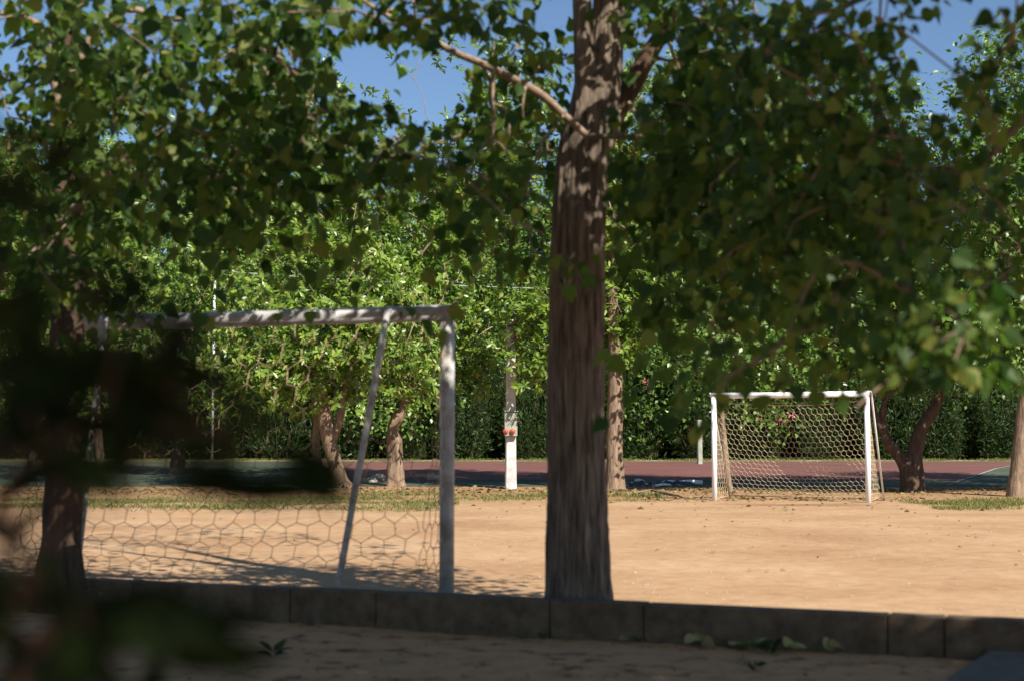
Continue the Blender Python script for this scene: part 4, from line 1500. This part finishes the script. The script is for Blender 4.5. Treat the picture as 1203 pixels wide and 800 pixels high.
def litter(name, zones, seed, size, label):
    rng = np.random.default_rng(seed)
    pos = []
    for (x0, x1, y0, y1, n) in zones:
        x = rng.uniform(x0, x1, n); y = y0 + (y1 - y0) * rng.beta(2, 2, n)
        pos.append(np.stack([x, y, ground_z(x, y) + 0.012], 1))
    P = np.vstack(pos)
    n = len(P)
    ax = rng.normal(0, 1, (n, 3)) * np.array([1, 1, 0.15])
    nm = np.array([0, 0, 1.0]) + rng.normal(0, 0.35, (n, 3))
    o = leaves_mesh(name, P, ax, nm, rng.uniform(size[0], size[1], n), 'rhomb', M['leaf_dry'], None, rng, 'stuff')
    tag(o, label, 'leaf litter')


litter('leaf_litter', [(-16, 14, 29.0, 34.3, 3800), (-8, 9, 22, 29.5, 260), (2.5, 8, 26.5, 28.5, 350)], 611, (0.05, 0.13), 'dry leaf litter strewn on the earth around the tree row')
litter('leaf_litter', [(-4, 3.5, 5.5, 8.6, 420)], 612, (0.012, 0.035), 'small dry crumbs of leaf on the shaded ground before the wall')

rng = np.random.default_rng(70)
n = 2600
px_ = rng.uniform(-7, 8, n); py_ = 9.5 + 21 * rng.random(n) ** 1.3
Pp = np.stack([px_, py_, ground_z(px_, py_) - 0.002], 1)
oct_v = np.array([(1, 0, 0.2), (0, 1, 0.2), (-1, 0, 0.2), (0, -1, 0.2), (0.1, 0.1, 0.8), (0, 0, -0.3)])
oct_f = np.array([(0, 1, 4), (1, 2, 4), (2, 3, 4), (3, 0, 4), (1, 0, 5), (2, 1, 5), (3, 2, 5), (0, 3, 5)])
sz_ = rng.uniform(0.004, 0.014, n)
an_ = rng.uniform(0, 6.28, n)
ca_, sa_ = np.cos(an_)[:, None], np.sin(an_)[:, None]
W_ = oct_v[None] * sz_[:, None, None] * rng.uniform(0.6, 1.3, (n, 1, 3))
W_ = np.stack([W_[..., 0] * ca_ - W_[..., 1] * sa_, W_[..., 0] * sa_ + W_[..., 1] * ca_, W_[..., 2]], -1) + Pp[:, None]
pb = mesh_obj('pebbles', W_.reshape(-1, 3), (oct_f[None] + (np.arange(n) * 6)[:, None, None]).reshape(-1, 3), M['stone'], None, False, 'stuff')
tag(pb, 'small pebbles scattered over the sandy pitch', 'pebbles')
litter('leaf_litter', [(-6, 7, 10.5, 24, 170)], 613, (0.025, 0.07), 'few dry leaves blown across the open sandy pitch')
rng = np.random.default_rng(71)
Vt, Ft = TPL['heart']
fl_me = []
for k in range(3):
    me = bpy.data.meshes.new('fallen_leaf')
    W = Vt.copy(); W[:, 2] = W[:, 2] * (1.5 + k) + 0.03
    me.from_pydata(W.tolist(), [], Ft.tolist()); me.materials.append(M['leaf_fallen'])
    fl_me.append(me)
near = [(805, 760, .11), (815, 759, .12), (826, 757, .11), (835, 759, .13), (848, 758, .13), (858, 760, .12), (842, 756, .11), (968, 767, .11), (975, 768, .10), (727, 755, .07), (722, 754, .06),
        (922, 767, .11), (930, 765, .10), (865, 761, .11), (826, 761, .10), (700, 760, .05), (640, 756, .05)]
for u in np.linspace(280, 1120, 24):
    near.append((u + rng.uniform(-15, 15), rng.uniform(755, 797), rng.uniform(0.025, 0.055)))
for i, (u, v, s) in enumerate(near):
    p = on_ground(u, v)
    o = bpy.data.objects.new('fallen_leaf', fl_me[i % 3]); COL.objects.link(o)
    big = s >= 0.06
    o.location = (p[0], p[1], float(ground_z(p[0], p[1])) + (0.30 * s if big else 0.002))
    o.scale = (s * 0.85, s * 0.85, s * 0.85)
    o.rotation_euler = (rng.uniform(-0.25, 0.25) + (0.75 if big else 0), rng.uniform(-0.25, 0.25), rng.uniform(0, 6.28) if not big else rng.uniform(-0.6, 0.6))
    if big:
        tag(o, 'large dry yellowish leaf lying at the foot of the low wall', 'leaf', 'large dry leaves at the wall foot')
    else:
        tag(o, 'small dry leaf lying on the shaded earth in front of the wall', 'leaf', 'small dry leaves before the wall')


def weed(u, v, n, s, label, matk='leaf_pale'):
    p = on_ground(u, v)
    gz = float(ground_z(p[0], p[1]))
    r2 = np.random.default_rng(int(u) + 900)
    t = empty('weed_plant', (p[0], p[1], gz), label, 'weed')
    a = r2.uniform(0, 6.28, n)
    pos = np.stack([p[0] + np.cos(a) * s * 0.3 * r2.random(n), p[1] + np.sin(a) * s * 0.2 * r2.random(n), gz + r2.uniform(0.0, 0.5, n) * s], 1)
    ax = np.stack([np.cos(a), np.sin(a), r2.uniform(0.1, 1.0, n)], 1)
    leaf_objects(pos, ax, np.array([[0, 0, 1.0]]) + r2.normal(0, 0.3, (n, 3)), r2.uniform(0.5, 1.0, n) * s, 'oval', M[matk], t, r2)
    MB().tube([(p[0], p[1], gz - 0.02), (p[0] + 0.01, p[1], gz + s * 0.6)], [0.004, 0.002], 5).build('stem', M['twig'], t)


weed(884, 764, 12, 0.09, 'pale green seedling with rounded leaves at the wall foot beside dry leaves')
weed(905, 767, 14, 0.09, 'low green weed at the wall foot with drooping leaves', 'leaf_oleander')
weed(753, 757, 7, 0.05, 'tiny green weed growing in the wall joint foot', 'leaf_oleander')
weed(322, 772, 16, 0.10, 'low dark weed on shaded ground left of the dry leaves', 'leaf_oleander')
weed(640, 752, 6, 0.04, 'tiny weed against the wall block below the furrowed trunk', 'leaf_oleander')
weed(888, 788, 14, 0.07, 'grassy dark tuft on open shaded ground before the wall', 'leaf_oleander')
bpy.context.view_layer.update()
